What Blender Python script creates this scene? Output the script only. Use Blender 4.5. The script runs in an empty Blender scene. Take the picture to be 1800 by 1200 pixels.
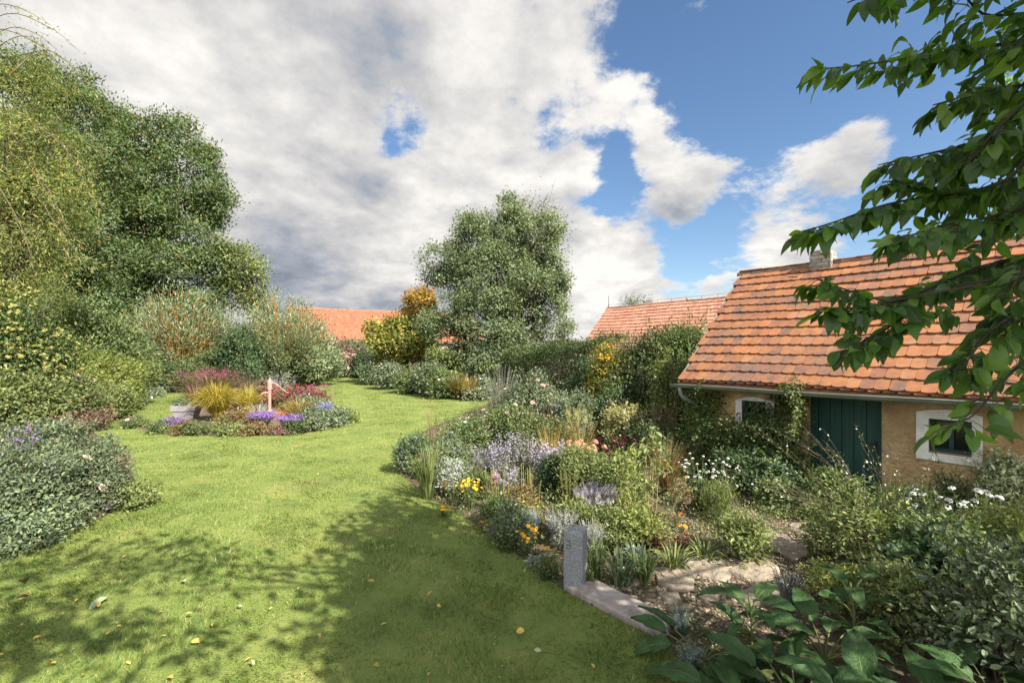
import bpy, math
import numpy as np
from mathutils import Vector, Matrix
from mathutils.geometry import tessellate_polygon

# ------------------------------------------------------------------ camera, sky, sun, exposure
SC = bpy.context.scene
EYE, FPX, HOR = 2.3, 820.0, 618.0          # eye height (m), focal length and horizon in pixels of the 1800 px photograph
cam = bpy.data.cameras.new("camera"); cam_ob = bpy.data.objects.new("camera", cam)
SC.collection.objects.link(cam_ob); SC.camera = cam_ob
cam_ob.location = (0, 0, EYE); cam_ob.rotation_euler = (math.radians(90), 0, 0)
cam.sensor_width = 36; cam.lens = FPX * 36 / 1800; cam.shift_y = (HOR - 600) / 1800
cam.clip_start = 0.05; cam.clip_end = 4000

SUN_EL = math.radians(41); SUN_AZ = math.atan2(0.70, -0.71)     # azimuth clockwise from +Y
SUN_DIR = Vector((math.sin(SUN_AZ) * math.cos(SUN_EL), math.cos(SUN_AZ) * math.cos(SUN_EL), math.sin(SUN_EL)))
sl = bpy.data.lights.new("sun", 'SUN'); sl.energy = 4.7; sl.angle = math.radians(0.5); sl.color = (1.0, 0.93, 0.82)
so = bpy.data.objects.new("sun", sl); SC.collection.objects.link(so)
so.rotation_euler = (-SUN_DIR).to_track_quat('-Z', 'Y').to_euler(); so.location = (10, -10, 20)

SC.view_settings.view_transform = 'Standard'; SC.view_settings.look = 'None'
SC.view_settings.exposure = 1.55; SC.view_settings.gamma = 1.0
SC.cycles.max_bounces = 6; SC.cycles.diffuse_bounces = 3; SC.cycles.glossy_bounces = 2
SC.cycles.transmission_bounces = 4; SC.cycles.transparent_max_bounces = 6
SC.cycles.caustics_reflective = False; SC.cycles.caustics_refractive = False
SC.cycles.use_denoising = True; SC.cycles.denoiser = 'OPENIMAGEDENOISE'; SC.cycles.denoising_input_passes = 'RGB_ALBEDO_NORMAL'; SC.cycles.denoising_prefilter = 'NONE'; SC.cycles.sample_clamp_indirect = 6

def pix_dir(px, py):
    v = Vector(((px - 900) / FPX, 1.0, (HOR - py) / FPX)); return v.normalized()

world = bpy.data.worlds.new("World"); SC.world = world; world.use_nodes = True
def build_sky():
    nt = world.node_tree; N = nt.nodes; L = nt.links; N.clear()
    def new(t, **kw):
        n = N.new(t)
        for k, v in kw.items(): setattr(n, k, v)
        return n
    def mth(op, a, b=None, c=None, clamp=False):
        n = new('ShaderNodeMath', operation=op); n.use_clamp = clamp
        for i, v in enumerate((a, b, c)):
            if v is None: continue
            if isinstance(v, (int, float)): n.inputs[i].default_value = v
            else: L.new(v, n.inputs[i])
        return n.outputs[0]
    tc = new('ShaderNodeTexCoord'); D = tc.outputs['Generated']
    nrm = new('ShaderNodeVectorMath', operation='NORMALIZE'); L.new(D, nrm.inputs[0]); D = nrm.outputs[0]
    sep = new('ShaderNodeSeparateXYZ'); L.new(D, sep.inputs[0])
    z = mth('ADD', mth('MAXIMUM', sep.outputs[2], 0.0), 0.32)
    cmb = new('ShaderNodeCombineXYZ')
    L.new(mth('DIVIDE', sep.outputs[0], z), cmb.inputs[0]); L.new(mth('DIVIDE', sep.outputs[1], z), cmb.inputs[1])
    cmb.inputs[2].default_value = 3.7
    def noise(scale, detail, rough, off=0.0, dist=0.0):
        mp = new('ShaderNodeMapping'); L.new(cmb.outputs[0], mp.inputs['Vector']); mp.inputs['Location'].default_value = (off, off * .7, off * .3)
        n = new('ShaderNodeTexNoise'); L.new(mp.outputs[0], n.inputs['Vector'])
        n.inputs['Scale'].default_value = scale; n.inputs['Detail'].default_value = detail
        n.inputs['Roughness'].default_value = rough; n.inputs['Distortion'].default_value = dist
        return n.outputs['Fac']
    def blobs(lst, base):
        tot = None
        for px, py, r, w in lst:
            d = pix_dir(px, py); k = 1.0 / (1 - math.cos(math.atan(r / FPX)))
            dot = new('ShaderNodeVectorMath', operation='DOT_PRODUCT'); L.new(D, dot.inputs[0]); dot.inputs[1].default_value = d
            e = mth('EXPONENT', mth('MULTIPLY', mth('SUBTRACT', dot.outputs['Value'], 1.0), k))
            tot = mth('MULTIPLY_ADD', e, w, base if tot is None else tot)
        return tot
    # how much cloud stands in each direction
    dens = blobs([
        (1330, 60, 170, -1.0), (1160, 20, 95, -0.55), (1500, 170, 150, -0.75), (1280, 190, 75, -0.5), (1700, 80, 300, -0.9),
        (1250, 410, 120, -0.36), (1420, 520, 190, -0.10), (1090, 300, 45, -0.45), (1180, 470, 60, -0.45),(1050, 390, 50, -0.3),
        (706, 244, 44, -0.62), (738, 222, 26, -0.42), (684, 262, 24, -0.35), (968, 238, 36, -0.5), (1080, 235, 40, -0.5), (1600, 330, 130, -0.4),(1350, 500, 120, -0.05), (1700, 520, 200, -0.4), (1330, 400, 60, -0.2),
        (1195, 300, 66, 1.0), (1140, 250, 34, .5), (1110, 170, 60, .5), (1440, 395, 40, .5), (1560, 230, 50, .5), (1240, 20, 70, .55), (1290, 120, 40, .3), (1600, 200, 60, .4), (1380, 390, 40, .35), (1290, 240, 40, .3), (1120, 520, 60, .4), (1380, 470, 80, .3), (1330, 360, 50, .35), (1500, 390, 60, .35), (1240, 500, 40, .35), (1250, 315, 50, .6), (1420, 255, 95, 1.05), (1480, 250, 60, .7), (1330, 300, 50, 0.25), (1060, 455, 60, 0.9), (1125, 465, 40, 0.6), (1340, 440, 55, 0.75), (1190,375,40,.7), (1270, 470, 40, .4), (1520, 300, 60, .6), (1180, 490, 30, .5),
        (1020, 540, 70, 0.5), (1215, 170, 30, 0.3), (1150, 150, 60, 0.4), (1000, 300, 90, 0.35), (950, 120, 110, 0.3), (1510, 290, 45, 0.25), (1225, 8, 30, .3),
        (300, 300, 500, 0.5), (700, 450, 250, 0.35)], 0.62)
    n1 = noise(2.2, 9.0, 0.62, 0.0, 0.25); n2 = noise(1.5, 6.0, 0.52, 5.3, 0.5); n3 = noise(6.0, 6.0, 0.65, 9.1)
    n4 = noise(15.0, 5.0, 0.6, 2.2)
    def dev(n, k): return mth('MULTIPLY', mth('SUBTRACT', n, 0.5), k)
    dd = mth('ADD', mth('ADD', dens, dev(n1, 3.1)), mth('ADD', dev(n3, 1.4), dev(n4, 0.6)))
    ramp = new('ShaderNodeMapRange', interpolation_type='SMOOTHSTEP'); L.new(dd, ramp.inputs['Value'])
    ramp.inputs['From Min'].default_value = 0.28; ramp.inputs['From Max'].default_value = 0.74
    alpha = ramp.outputs[0]
    # how bright the cloud is there
    bri = blobs([
        (800, 300, 140, 0.26), (1000, 290, 110, 0.24), (540, 290, 80, 0.16), (930, 120, 150, 0.14), (1140, 140, 80, 0.26), (1200, 280, 90, 0.16),
        (1420, 240, 90, 0.2), (1220, 350, 50, -.1), (1440, 310, 50, -.08), (730, 440, 60, 0.26), (640, 465, 50, 0.12), (560, 340, 60, .12), (1060, 455, 70, 0.3), (1010, 540, 80, 0.22), (120, 60, 180, 0.16), (350, 60, 170, 0.1), (700, 40, 130, 0.06),
        (520, 440, 90, -0.12), (650, 515, 60, -0.16), (470, 390, 80, -0.14), (560, 170, 120, -0.1), (640, 330, 50, -0.16), (470, 500, 70, -0.14), (600, 400, 80, -0.12),
        (880, 60, 60, 0.1), (1345, 440, 60, 0.25), (560, 520, 60, -.1), (700, 130, 90, -.06), (800, 470, 40, -.1)], 0.50)
    bb = mth('ADD', bri, mth('MULTIPLY', mth('SUBTRACT', n2, 0.5), 1.7)); bb = mth('ADD', bb, mth('MULTIPLY', mth('SUBTRACT', n3, 0.5), 0.95)); bb = mth('ADD', bb, mth('MULTIPLY', mth('SUBTRACT', n4, 0.5), 0.15))
    bb = mth('ADD', bb, mth('MULTIPLY', mth('SUBTRACT', 1.0, alpha), 0.2))
    cr = new('ShaderNodeValToRGB'); L.new(bb, cr.inputs[0]); E = cr.color_ramp.elements
    E[0].position = 0.08; E[0].color = (0.125, 0.145, 0.175, 1); E[1].position = 0.93; E[1].color = (0.50, 0.485, 0.46, 1)
    for p, c in ((0.30, (0.20, 0.215, 0.245)), (0.50, (0.292, 0.290, 0.296)), (0.70, (0.385, 0.376, 0.366))):
        e = E.new(p); e.color = (*c, 1)
    back = new('ShaderNodeMapRange', interpolation_type='SMOOTHSTEP'); L.new(sep.outputs[1], back.inputs['Value'])      # cloud behind the viewer, out of view, is made brighter to lift the shadows
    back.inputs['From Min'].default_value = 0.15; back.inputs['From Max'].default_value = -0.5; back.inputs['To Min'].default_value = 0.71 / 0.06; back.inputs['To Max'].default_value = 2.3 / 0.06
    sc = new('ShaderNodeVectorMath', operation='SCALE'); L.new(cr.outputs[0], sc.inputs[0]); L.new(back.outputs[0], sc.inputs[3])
    sky = new('ShaderNodeTexSky', sky_type='NISHITA'); sky.sun_disc = False
    sky.sun_elevation = SUN_EL; sky.sun_rotation = SUN_AZ; sky.air_density = 1.0; sky.dust_density = 0.6; sky.ozone_density = 2.0
    hs = new('ShaderNodeHueSaturation'); L.new(sky.outputs[0], hs.inputs['Color']); hs.inputs['Saturation'].default_value = 1.10; hs.inputs['Value'].default_value = 1.0
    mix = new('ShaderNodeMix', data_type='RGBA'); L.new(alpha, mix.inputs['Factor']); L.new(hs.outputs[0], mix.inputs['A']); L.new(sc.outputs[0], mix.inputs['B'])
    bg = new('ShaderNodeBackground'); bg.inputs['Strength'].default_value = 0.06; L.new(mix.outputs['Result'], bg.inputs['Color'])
    out = new('ShaderNodeOutputWorld'); L.new(bg.outputs[0], out.inputs[0])
build_sky()

# ------------------------------------------------------------------ points and ground
rng = np.random.default_rng(11)
WE = np.array((0.633, -0.774)); WB = np.array((0.774, 0.633))     # along the cottage wall (towards the viewer), and into the cottage
EAVE = np.array((3.40, 9.54))                                        # the eave's far corner
def height(x, y):
    """ground height: level lawn, falling a little towards the cottage"""
    d = (np.asarray(x) - EAVE[0]) * WB[0] + (np.asarray(y) - EAVE[1]) * WB[1]
    t = np.clip((d + 3.0) / 2.6, 0, 1); t = t * t * (3 - 2 * t)
    far = np.clip((np.asarray(y) - 11.0) / 4.0, 0, 1)
    return -0.13 * t * (1 - far)
def P(px, py, Y): return np.array(((px - 900) / FPX * Y, Y, EYE + (HOR - py) / FPX * Y))
def G(px, py):
    Y = EYE * FPX / (py - HOR)
    for _ in range(8):
        X = (px - 900) / FPX * Y; Y = (EYE - float(height(X, Y))) * FPX / (py - HOR)
    X = (px - 900) / FPX * Y
    return np.array((X, Y, float(height(X, Y))))

# ------------------------------------------------------------------ mesh helpers
def link(name, me, mat, parent=None):
    o = bpy.data.objects.new(name, me); SC.collection.objects.link(o)
    for m in (mat if isinstance(mat, (list, tuple)) else [mat]): me.materials.append(m)
    if parent is not None: o.parent = parent
    return o
def mesh_np(V, F, smooth=False, name="mesh", mi=None):
    V = np.ascontiguousarray(V, np.float32); F = np.ascontiguousarray(F, np.int32); n, k = F.shape
    me = bpy.data.meshes.new(name); me.vertices.add(len(V)); me.vertices.foreach_set("co", V.ravel())
    me.loops.add(n * k); me.loops.foreach_set("vertex_index", F.ravel())
    me.polygons.add(n); me.polygons.foreach_set("loop_start", np.arange(0, n * k, k, dtype=np.int32))
    me.polygons.foreach_set("use_smooth", np.full(n, smooth, bool))
    if mi is not None: me.polygons.foreach_set("material_index", np.ascontiguousarray(mi, np.int32))
    me.update(calc_edges=True); return me
class Geo:
    """collects triangles; build() links them as one mesh object"""
    def __init__(s): s.V = []; s.F = []; s.n = 0
    def add(s, V, F):
        V = np.asarray(V, float).reshape(-1, 3); F = np.asarray(F, int)
        if F.shape[1] == 4: F = np.concatenate((F[:, (0, 1, 2)], F[:, (0, 2, 3)]))
        s.V.append(V); s.F.append(F + s.n); s.n += len(V); return s
    def box(s, c, d, R=None):
        x, y, z = np.array(d) / 2.0
        V = np.array([(-x,-y,-z),(x,-y,-z),(x,y,-z),(-x,y,-z),(-x,-y,z),(x,-y,z),(x,y,z),(-x,y,z)])
        if R is not None: V = V @ np.asarray(R).T
        return s.add(V + np.array(c), [(0,3,2,1),(4,5,6,7),(0,1,5,4),(1,2,6,5),(2,3,7,6),(3,0,4,7)])
    def build(s, name, mat, parent=None, smooth=False):
        if not s.V: return None
        return link(name, mesh_np(np.concatenate(s.V), np.concatenate(s.F), smooth, name), mat, parent)
def quads_mesh(V, F, name, mat, parent=None, smooth=False): return link(name, mesh_np(V, F, smooth, name), mat, parent)
def unit(a): a = np.asarray(a, float); return a / np.maximum(np.linalg.norm(a, axis=-1, keepdims=True), 1e-9)
def rdir(n): return unit(rng.normal(size=(n, 3)))
def frames(d, up):
    X = unit(d); Y = np.cross(up, X); bad = np.linalg.norm(Y, axis=1) < 1e-3
    Y[bad] = np.cross(np.array((1.0, .3, 0)), X[bad]); Y = unit(Y); return np.stack((X, Y, np.cross(X, Y)), 1)     # rows X,Y,Z
def inst(T, pos, fr, sc):
    """copies of template T=(V,F) at pos (n,3) in frames fr (n,3,3 rows) with size sc (n) or (n,3)"""
    V, F = T; n = len(pos); sc = np.asarray(sc, float)
    if sc.ndim == 1: sc = sc[:, None].repeat(3, 1)
    loc = V[None] * sc[:, None, :]
    W = np.einsum('nki,nij->nkj', loc, fr) + pos[:, None, :]
    FF = F[None] + (np.arange(n) * len(V))[:, None, None]
    return W.reshape(-1, 3), FF.reshape(-1, F.shape[1])
def tubes(Pt, R, m=4):
    Pt = np.asarray(Pt, float); R = np.asarray(R, float); n, k, _ = Pt.shape
    T = unit(np.gradient(Pt, axis=1)); ref = np.where(np.abs(T[..., 2:3]) > .9, np.array((1.0, 0, 0)), np.array((0, 0, 1.0)))
    A = unit(np.cross(T, ref)); B = np.cross(T, A)
    a = np.arange(m) * 2 * np.pi / m
    V = Pt[:, :, None] + R[:, :, None, None] * (A[:, :, None] * np.cos(a)[:, None] + B[:, :, None] * np.sin(a)[:, None])
    i = (np.arange(n)[:, None, None] * k + np.arange(k - 1)[None, :, None]) * m; j = np.arange(m)[None, None, :]; j2 = (j + 1) % m
    F = np.stack((i + j, i + j2, i + m + j2, i + m + j), -1).reshape(-1, 4)
    return V.reshape(-1, 3), np.concatenate((F[:, (0, 1, 2)], F[:, (0, 2, 3)]))
def tube1(pts, radii, m=8, cap=True):
    pts = np.asarray(pts, float); V, F = tubes(pts[None], np.asarray(radii, float)[None] * np.ones((1, len(pts))), m)
    if cap:
        n = len(V); V = np.concatenate((V, pts[:1], pts[-1:])); j = np.arange(m)
        F = np.concatenate((F, np.stack((np.full(m, n), (j + 1) % m, j), 1), np.stack((np.full(m, n + 1), (len(pts) - 1) * m + j, (len(pts) - 1) * m + (j + 1) % m), 1)))
    return V, F
def curve(p0, p1, p2, k):
    t = np.linspace(0, 1, k)[None, :, None]; return (1 - t)**2 * p0[:, None] + 2 * t * (1 - t) * p1[:, None] + t * t * p2[:, None]
def spline(pts, k):
    pts = np.asarray(pts, float); d = np.r_[0, np.cumsum(np.linalg.norm(np.diff(pts, axis=0), axis=1))]; t = np.linspace(0, d[-1], k)
    q = np.stack([np.interp(t, d, pts[:, i]) for i in range(3)], 1)
    for _ in range(2): q[1:-1] = (q[:-2] + 2 * q[1:-1] + q[2:]) / 4
    return q
def lathe(prof, m=16):
    """prof: list of (r, z)"""
    a = np.arange(m) * 2 * np.pi / m; V = np.array([[(r * math.cos(t), r * math.sin(t), z) for t in a] for r, z in prof]).reshape(-1, 3)
    F = [(i * m + j, i * m + (j + 1) % m, (i + 1) * m + (j + 1) % m, (i + 1) * m + j) for i in range(len(prof) - 1) for j in range(m)]
    return V, np.array(F)
class Lump:
    def __init__(s, f=1.0): s.k = rng.normal(size=(7, 3)) * 2.2 * f; s.p = rng.uniform(0, 6.3, 7)
    def __call__(s, d): return np.cos(d @ s.k.T + s.p).mean(-1) * 1.6      # about -1..1

# leaf and petal templates: x along, y across, z out of the face
A_ = np.array
LEAF2 = (A_([(0,0,0),(.45,.24,.07),(1,0,-.03),(.45,-.24,.07)], float), A_([(0,2,1),(0,3,2)]))
LANCE = (A_([(0,0,0),(.4,.10,.03),(1,0,-.06),(.4,-.10,.03)], float), A_([(0,2,1),(0,3,2)]))
LEAF6 = (A_([(0,0,0),(.28,.21,.07),(.66,.2,.05),(1,0,-.12),(.66,-.2,.05),(.28,-.21,.07),(.3,0,0),(.66,0,-.02)], float),
         A_([(0,6,1),(1,6,7),(1,7,2),(2,7,3),(0,5,6),(5,4,6),(6,4,7),(7,4,3)]))
def big_leaf(ns=8, wid=.42, droop=.35, fold=.10, wave=.02, tipp=1.5, seed=0):
    r = np.random.default_rng(seed); V = []; s = np.linspace(0, 1, ns)
    for i, t in enumerate(s):
        w = wid * .5 * (math.sin(math.pi * t**(1 / tipp))**.85 if 0 < t < 1 else 0) + (.012 if t < 1 else 0); z = -droop * t * t
        x = t * (1 - .12 * droop * t)
        for u in (-1, -.5, 0, .5, 1):
            V.append((x - .05 * (1 - abs(u)) * 0, u * w, z + fold * w * 2 * abs(u)**1.3 - .35 * fold * (abs(u) > .9) * w + wave * r.normal() * abs(u)))
    V = np.array(V); F = []
    for i in range(ns - 1):
        for j in range(4):
            a = i * 5 + j; F += [(a, a + 5, a + 6), (a, a + 6, a + 1)]
    return V, np.array(F)
CHERRY = [big_leaf(7, .46, d, f, .012, 1.15, q) for q, (d, f) in enumerate(((.25, .22), (.5, .12), (.1, .3), (.7, .2)))]
BROAD = [big_leaf(10, .48, d, f, .035, 1.25, q) for q, (d, f) in enumerate(((.55, .16), (.95, .12), (.25, .22), (.7, .28)))]
def daisy(n=9, cup=.25, w=.2):
    V = []; F = []
    for i in range(n):
        a = 2 * math.pi * i / n; c, s = math.cos(a), math.sin(a); b = len(V)
        for x, y, z in ((.08, 0, 0), (.32, w * .62, cup * .25), (.5, 0, cup * .45), (.32, -w * .62, cup * .25)): V.append((x * c - y * s, x * s + y * c, z))
        F += [(b, b + 2, b + 1), (b, b + 3, b + 2)]
    return np.array(V), np.array(F)
DAISY = daisy(); PHLOX5 = daisy(5, .2, .42)
def headball(n, flat=.7, s=.2, seed=1):
    """a head of many small petals on a dome, diameter 1, base at z=0"""
    r = np.random.default_rng(seed); d = unit(r.normal(size=(n, 3))); d[:, 2] = np.abs(d[:, 2]) * flat; R = []
    V, F = [], []
    for q in d:
        t = unit(np.cross(q, r.normal(size=3))); u = np.cross(q, t); p = q * .42; b = len(V)
        for k in range(4): a = k * math.pi / 2; V.append(p + s * (math.cos(a) * t * .8 + math.sin(a) * u) + q * .06 * (k % 2))
        F += [(b, b + 1, b + 2), (b, b + 2, b + 3)]
    return np.array(V), np.array(F)
CLUSTER = headball(26, .8, .17); PUFF = headball(60, 1.0, .14, 4)
def spike_t(n=26, w=.16, seed=2):
    r = np.random.default_rng(seed); V, F = [], []
    for i in range(n):
        t = (i + .5) / n; a = i * 2.4; rad = w * (1.15 - t); p = np.array((math.cos(a) * rad * .5, math.sin(a) * rad * .5, t)); b = len(V)
        o = np.array((math.cos(a), math.sin(a), .5)); sd = np.array((-math.sin(a), math.cos(a), 0))
        V += [p, p + o * rad * .5 + sd * rad * .4, p + o * rad, p + o * rad * .5 - sd * rad * .4]; F += [(b, b + 1, b + 2), (b, b + 2, b + 3)]
    b = len(V); V += [(.03, 0, 0), (-.02, .025, 0), (-.02, -.025, 0), (0, 0, 1.0)]; F += [(b, b + 1, b + 3), (b + 1, b + 2, b + 3), (b + 2, b, b + 3)]
    return np.array(V), np.array(F)
SPIKE = spike_t()
def rose_t(seed=3):
    r = np.random.default_rng(seed); V, F = [], []
    for ring, (n, tilt, ln, z) in enumerate(((6, .35, .5, 0), (6, .8, .42, .04), (5, 1.15, .34, .06), (3, 1.4, .26, .08))):
        for i in range(n):
            a = 2 * math.pi * (i + .5 * (ring % 2)) / n + r.normal() * .12; o = np.array((math.cos(a), math.sin(a), 0)); sd = np.array((-o[1], o[0], 0)); up = np.array((0, 0, 1.0))
            f = lambda q: o * (.05 + q * ln * math.cos(tilt)) + up * (z + q * ln * math.sin(tilt)); w = ln * .52; b = len(V)
            V += [f(0), f(.55) + sd * w + up * .02, f(1) + sd * w * .55, f(1.04) - up * .02, f(1) - sd * w * .55, f(.55) - sd * w + up * .02]
            F += [(b, b + 1, b + 2), (b, b + 2, b + 3), (b, b + 3, b + 4), (b, b + 4, b + 5)]
    return np.array(V), np.array(F)
ROSE = rose_t()

# ------------------------------------------------------------------ materials
def mat_new(name):
    m = bpy.data.materials.new(name); m.use_nodes = True; nt = m.node_tree; nt.nodes.clear(); return m, nt, nt.nodes, nt.links
def lin(c): return tuple(((v / 255) / 12.92 if v <= 10 else (((v / 255) + .055) / 1.055)**2.4) for v in c)
def ramp_node(N, cols):
    r = N.new('ShaderNodeValToRGB'); e = r.color_ramp.elements
    for i, (p, c) in enumerate(cols):
        q = e[i] if i < 2 else e.new(p); q.position = p; q.color = (*c, 1)
    return r
def leaf_mat(name, cols, trans=.32, rough=.5, spec=.35, vary=.5, nscale=.8, tcol=(1.25, 1.35, .5), veins=False):
    m, nt, N, L = mat_new(name); geo = N.new('ShaderNodeNewGeometry')
    r = ramp_node(N, cols); L.new(geo.outputs['Random Per Island'], r.inputs[0])
    no = N.new('ShaderNodeTexNoise'); tc = N.new('ShaderNodeTexCoord'); L.new(tc.outputs['Object'], no.inputs['Vector']); no.inputs['Scale'].default_value = nscale; no.inputs['Detail'].default_value = 3
    mr = N.new('ShaderNodeMapRange'); L.new(no.outputs['Fac'], mr.inputs['Value']); mr.inputs['From Min'].default_value = .3; mr.inputs['From Max'].default_value = .7
    mr.inputs['To Min'].default_value = 1 - vary * .5; mr.inputs['To Max'].default_value = 1 + vary * .5
    mu = N.new('ShaderNodeVectorMath'); mu.operation = 'SCALE'; L.new(r.outputs[0], mu.inputs[0]); L.new(mr.outputs[0], mu.inputs[3])
    p = N.new('ShaderNodeBsdfPrincipled'); L.new(mu.outputs[0], p.inputs['Base Color']); p.inputs['Roughness'].default_value = rough; p.inputs['Specular IOR Level'].default_value = spec
    if veins:
        wn = N.new('ShaderNodeTexNoise'); L.new(tc.outputs['Object'], wn.inputs['Vector']); wn.inputs['Scale'].default_value = 38; wn.inputs['Detail'].default_value = 5; wn.inputs['Distortion'].default_value = .8
        bp = N.new('ShaderNodeBump'); bp.inputs['Strength'].default_value = .9; bp.inputs['Distance'].default_value = .012; L.new(wn.outputs['Fac'], bp.inputs['Height']); L.new(bp.outputs[0], p.inputs['Normal'])
    t = N.new('ShaderNodeBsdfTranslucent'); tm = N.new('ShaderNodeVectorMath'); tm.operation = 'MULTIPLY'; L.new(mu.outputs[0], tm.inputs[0]); tm.inputs[1].default_value = tcol; L.new(tm.outputs[0], t.inputs['Color'])
    mx = N.new('ShaderNodeMixShader'); mx.inputs[0].default_value = trans; L.new(p.outputs[0], mx.inputs[1]); L.new(t.outputs[0], mx.inputs[2])
    o = N.new('ShaderNodeOutputMaterial'); L.new(mx.outputs[0], o.inputs[0]); return m
def leaves(name, base, alt=None, alt_share=.15, trans=.32, spread=.45, **kw):
    b = np.array(base); cols = [(0.0, tuple(b * (1 - spread))), (.45, tuple(b)), (1 - alt_share - .02, tuple(b * (1 + spread)))]
    if alt is not None: cols += [(1 - alt_share, alt), (1.0, tuple(np.array(alt) * 1.15))]
    return leaf_mat(name, cols, trans, **kw)
def surf_mat(name, cols, scale=4, detail=5, rough=.85, bump=.3, bscale=None, spec=.25, island=0.0, metal=0.0, stretch=(1, 1, 1), bdist=.02, stain=None, rough_noise=.6):
    """cols over a noise; optional tint per piece (island) and darker stains of their own shape"""
    m, nt, N, L = mat_new(name); tc = N.new('ShaderNodeTexCoord'); mp = N.new('ShaderNodeMapping'); L.new(tc.outputs['Object'], mp.inputs[0]); mp.inputs['Scale'].default_value = stretch
    no = N.new('ShaderNodeTexNoise'); L.new(mp.outputs[0], no.inputs['Vector']); no.inputs['Scale'].default_value = scale; no.inputs['Detail'].default_value = detail; no.inputs['Roughness'].default_value = rough_noise
    r = ramp_node(N, cols); fac = no.outputs['Fac']
    if island:
        geo = N.new('ShaderNodeNewGeometry'); a = N.new('ShaderNodeMath'); a.operation = 'MULTIPLY_ADD'; L.new(geo.outputs['Random Per Island'], a.inputs[0]); a.inputs[1].default_value = island
        b = N.new('ShaderNodeMath'); b.operation = 'SUBTRACT'; L.new(fac, b.inputs[0]); b.inputs[1].default_value = island * .5; L.new(b.outputs[0], a.inputs[2]); fac = a.outputs[0]
    L.new(fac, r.inputs[0]); col = r.outputs[0]
    for scol, sscale, lo, hi in ([stain] if stain and not isinstance(stain, list) else stain or []):
        n2 = N.new('ShaderNodeTexNoise'); L.new(tc.outputs['Object'], n2.inputs['Vector']); n2.inputs['Scale'].default_value = sscale; n2.inputs['Detail'].default_value = 8; n2.inputs['Roughness'].default_value = .7
        q = N.new('ShaderNodeMapRange'); L.new(n2.outputs['Fac'], q.inputs['Value']); q.inputs['From Min'].default_value = lo; q.inputs['From Max'].default_value = hi
        mx = N.new('ShaderNodeMix'); mx.data_type = 'RGBA'; L.new(q.outputs[0], mx.inputs['Factor']); L.new(col, mx.inputs['A']); mx.inputs['B'].default_value = (*scol, 1); col = mx.outputs['Result']
    p = N.new('ShaderNodeBsdfPrincipled'); L.new(col, p.inputs['Base Color']); p.inputs['Roughness'].default_value = rough; p.inputs['Specular IOR Level'].default_value = spec; p.inputs['Metallic'].default_value = metal
    if bump:
        n3 = N.new('ShaderNodeTexNoise'); L.new(mp.outputs[0], n3.inputs['Vector']); n3.inputs['Scale'].default_value = bscale or scale * 5; n3.inputs['Detail'].default_value = 6
        bp = N.new('ShaderNodeBump'); bp.inputs['Strength'].default_value = bump; bp.inputs['Distance'].default_value = bdist; L.new(n3.outputs['Fac'], bp.inputs['Height']); L.new(bp.outputs[0], p.inputs['Normal'])
    o = N.new('ShaderNodeOutputMaterial'); L.new(p.outputs[0], o.inputs[0]); return m
def petal(name, c, trans=.35, spread=.2):
    b = np.array(c); return leaf_mat(name, [(0, tuple(b * (1 - spread))), (1, tuple(np.minimum(b * (1 + spread), .95)))], trans, .6, .2, .1, tcol=(1, 1, 1))
M = {}
# foliage
M['oak'] = leaves('oak_leaf', (.098, .145, .056), (.25, .18, .045), .05, .34)
M['ash'] = leaves('ash_leaf', (.138, .180, .095), (.22, .25, .11), .14, .32)
M['yellowgreen'] = leaves('yellow_green_leaf', (.165, .205, .062), (.34, .30, .09), .2, .38)
M['autumn'] = leaves('autumn_leaf', (.30, .22, .040), (.34, .14, .03), .25, .36)
M['quince'] = leaves('quince_leaf', (.15, .18, .042), (.36, .29, .05), .25, .36)
M['willow'] = leaves('willow_leaf', (.155, .20, .098), (.30, .33, .22), .2, .30)
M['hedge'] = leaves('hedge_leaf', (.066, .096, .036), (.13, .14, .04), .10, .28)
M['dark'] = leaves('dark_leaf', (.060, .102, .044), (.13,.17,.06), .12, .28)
M['mid'] = leaves('mid_green_leaf', (.105, .150, .056), (.21, .23, .09), .18, .34)
M['light'] = leaves('light_green_leaf', (.150, .190, .066), (.26, .27, .10), .2, .36)
M['lime'] = leaves('lime_leaf', (.185, .225, .055), (.28,.28,.10), .15, .38)
M['grey'] = leaves('grey_green_leaf', (.135, .17, .10), (.22, .24, .14), .15, .28)
M['bluegreen'] = leaves('blue_green_leaf', (.108, .145, .080), (.19, .22, .10), .16, .30, rough=.45, spec=.45)
M['rose'] = leaves('rose_leaf', (.11, .145, .052), (.20, .10, .05), .06, .30)
M['silver'] = leaves('silver_leaf', (.30, .33, .29), None, 0, .22, spread=.3)
M['bluesilver'] = leaves('blue_silver_leaf', (.20, .26, .26), None, 0, .22, spread=.3)
M['straw'] = leaves('straw_blade', (.34, .26, .08), (.40, .20, .06), .2, .35)
M['goldgrass'] = leaves('gold_grass_blade', (.40, .31, .05), (.30, .28, .06), .3, .38)
M['redleaf'] = leaves('red_leaf', (.18, .045, .045), (.12, .08, .04), .3, .28)
M['pinkleaf'] = leaves('pink_brown_leaf', (.23, .12, .10), (.12, .12, .06), .35, .28)
M['bronze'] = leaves('bronze_leaf', (.22, .13, .06), (.12, .14, .05), .35, .3)
M['cherry'] = leaves('cherry_leaf', (.068, .130, .036), (.13, .21, .05), .28, .46, rough=.34, spec=.5, vary=.2, tcol=(2.2, 2.5, .6))
M['broad'] = leaves('broad_leaf', (.046, .092, .030), None, 0, .28, rough=.5, spec=.22, spread=.3, vary=.7, nscale=9, veins=True)
M['ivy'] = leaves('ivy_leaf', (.060, .10, .030), (.17, .19, .05), .15, .3)
M['cream'] = leaves('cream_leaf', (.42, .38, .20), (.20, .22, .08), .4, .3)
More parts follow.
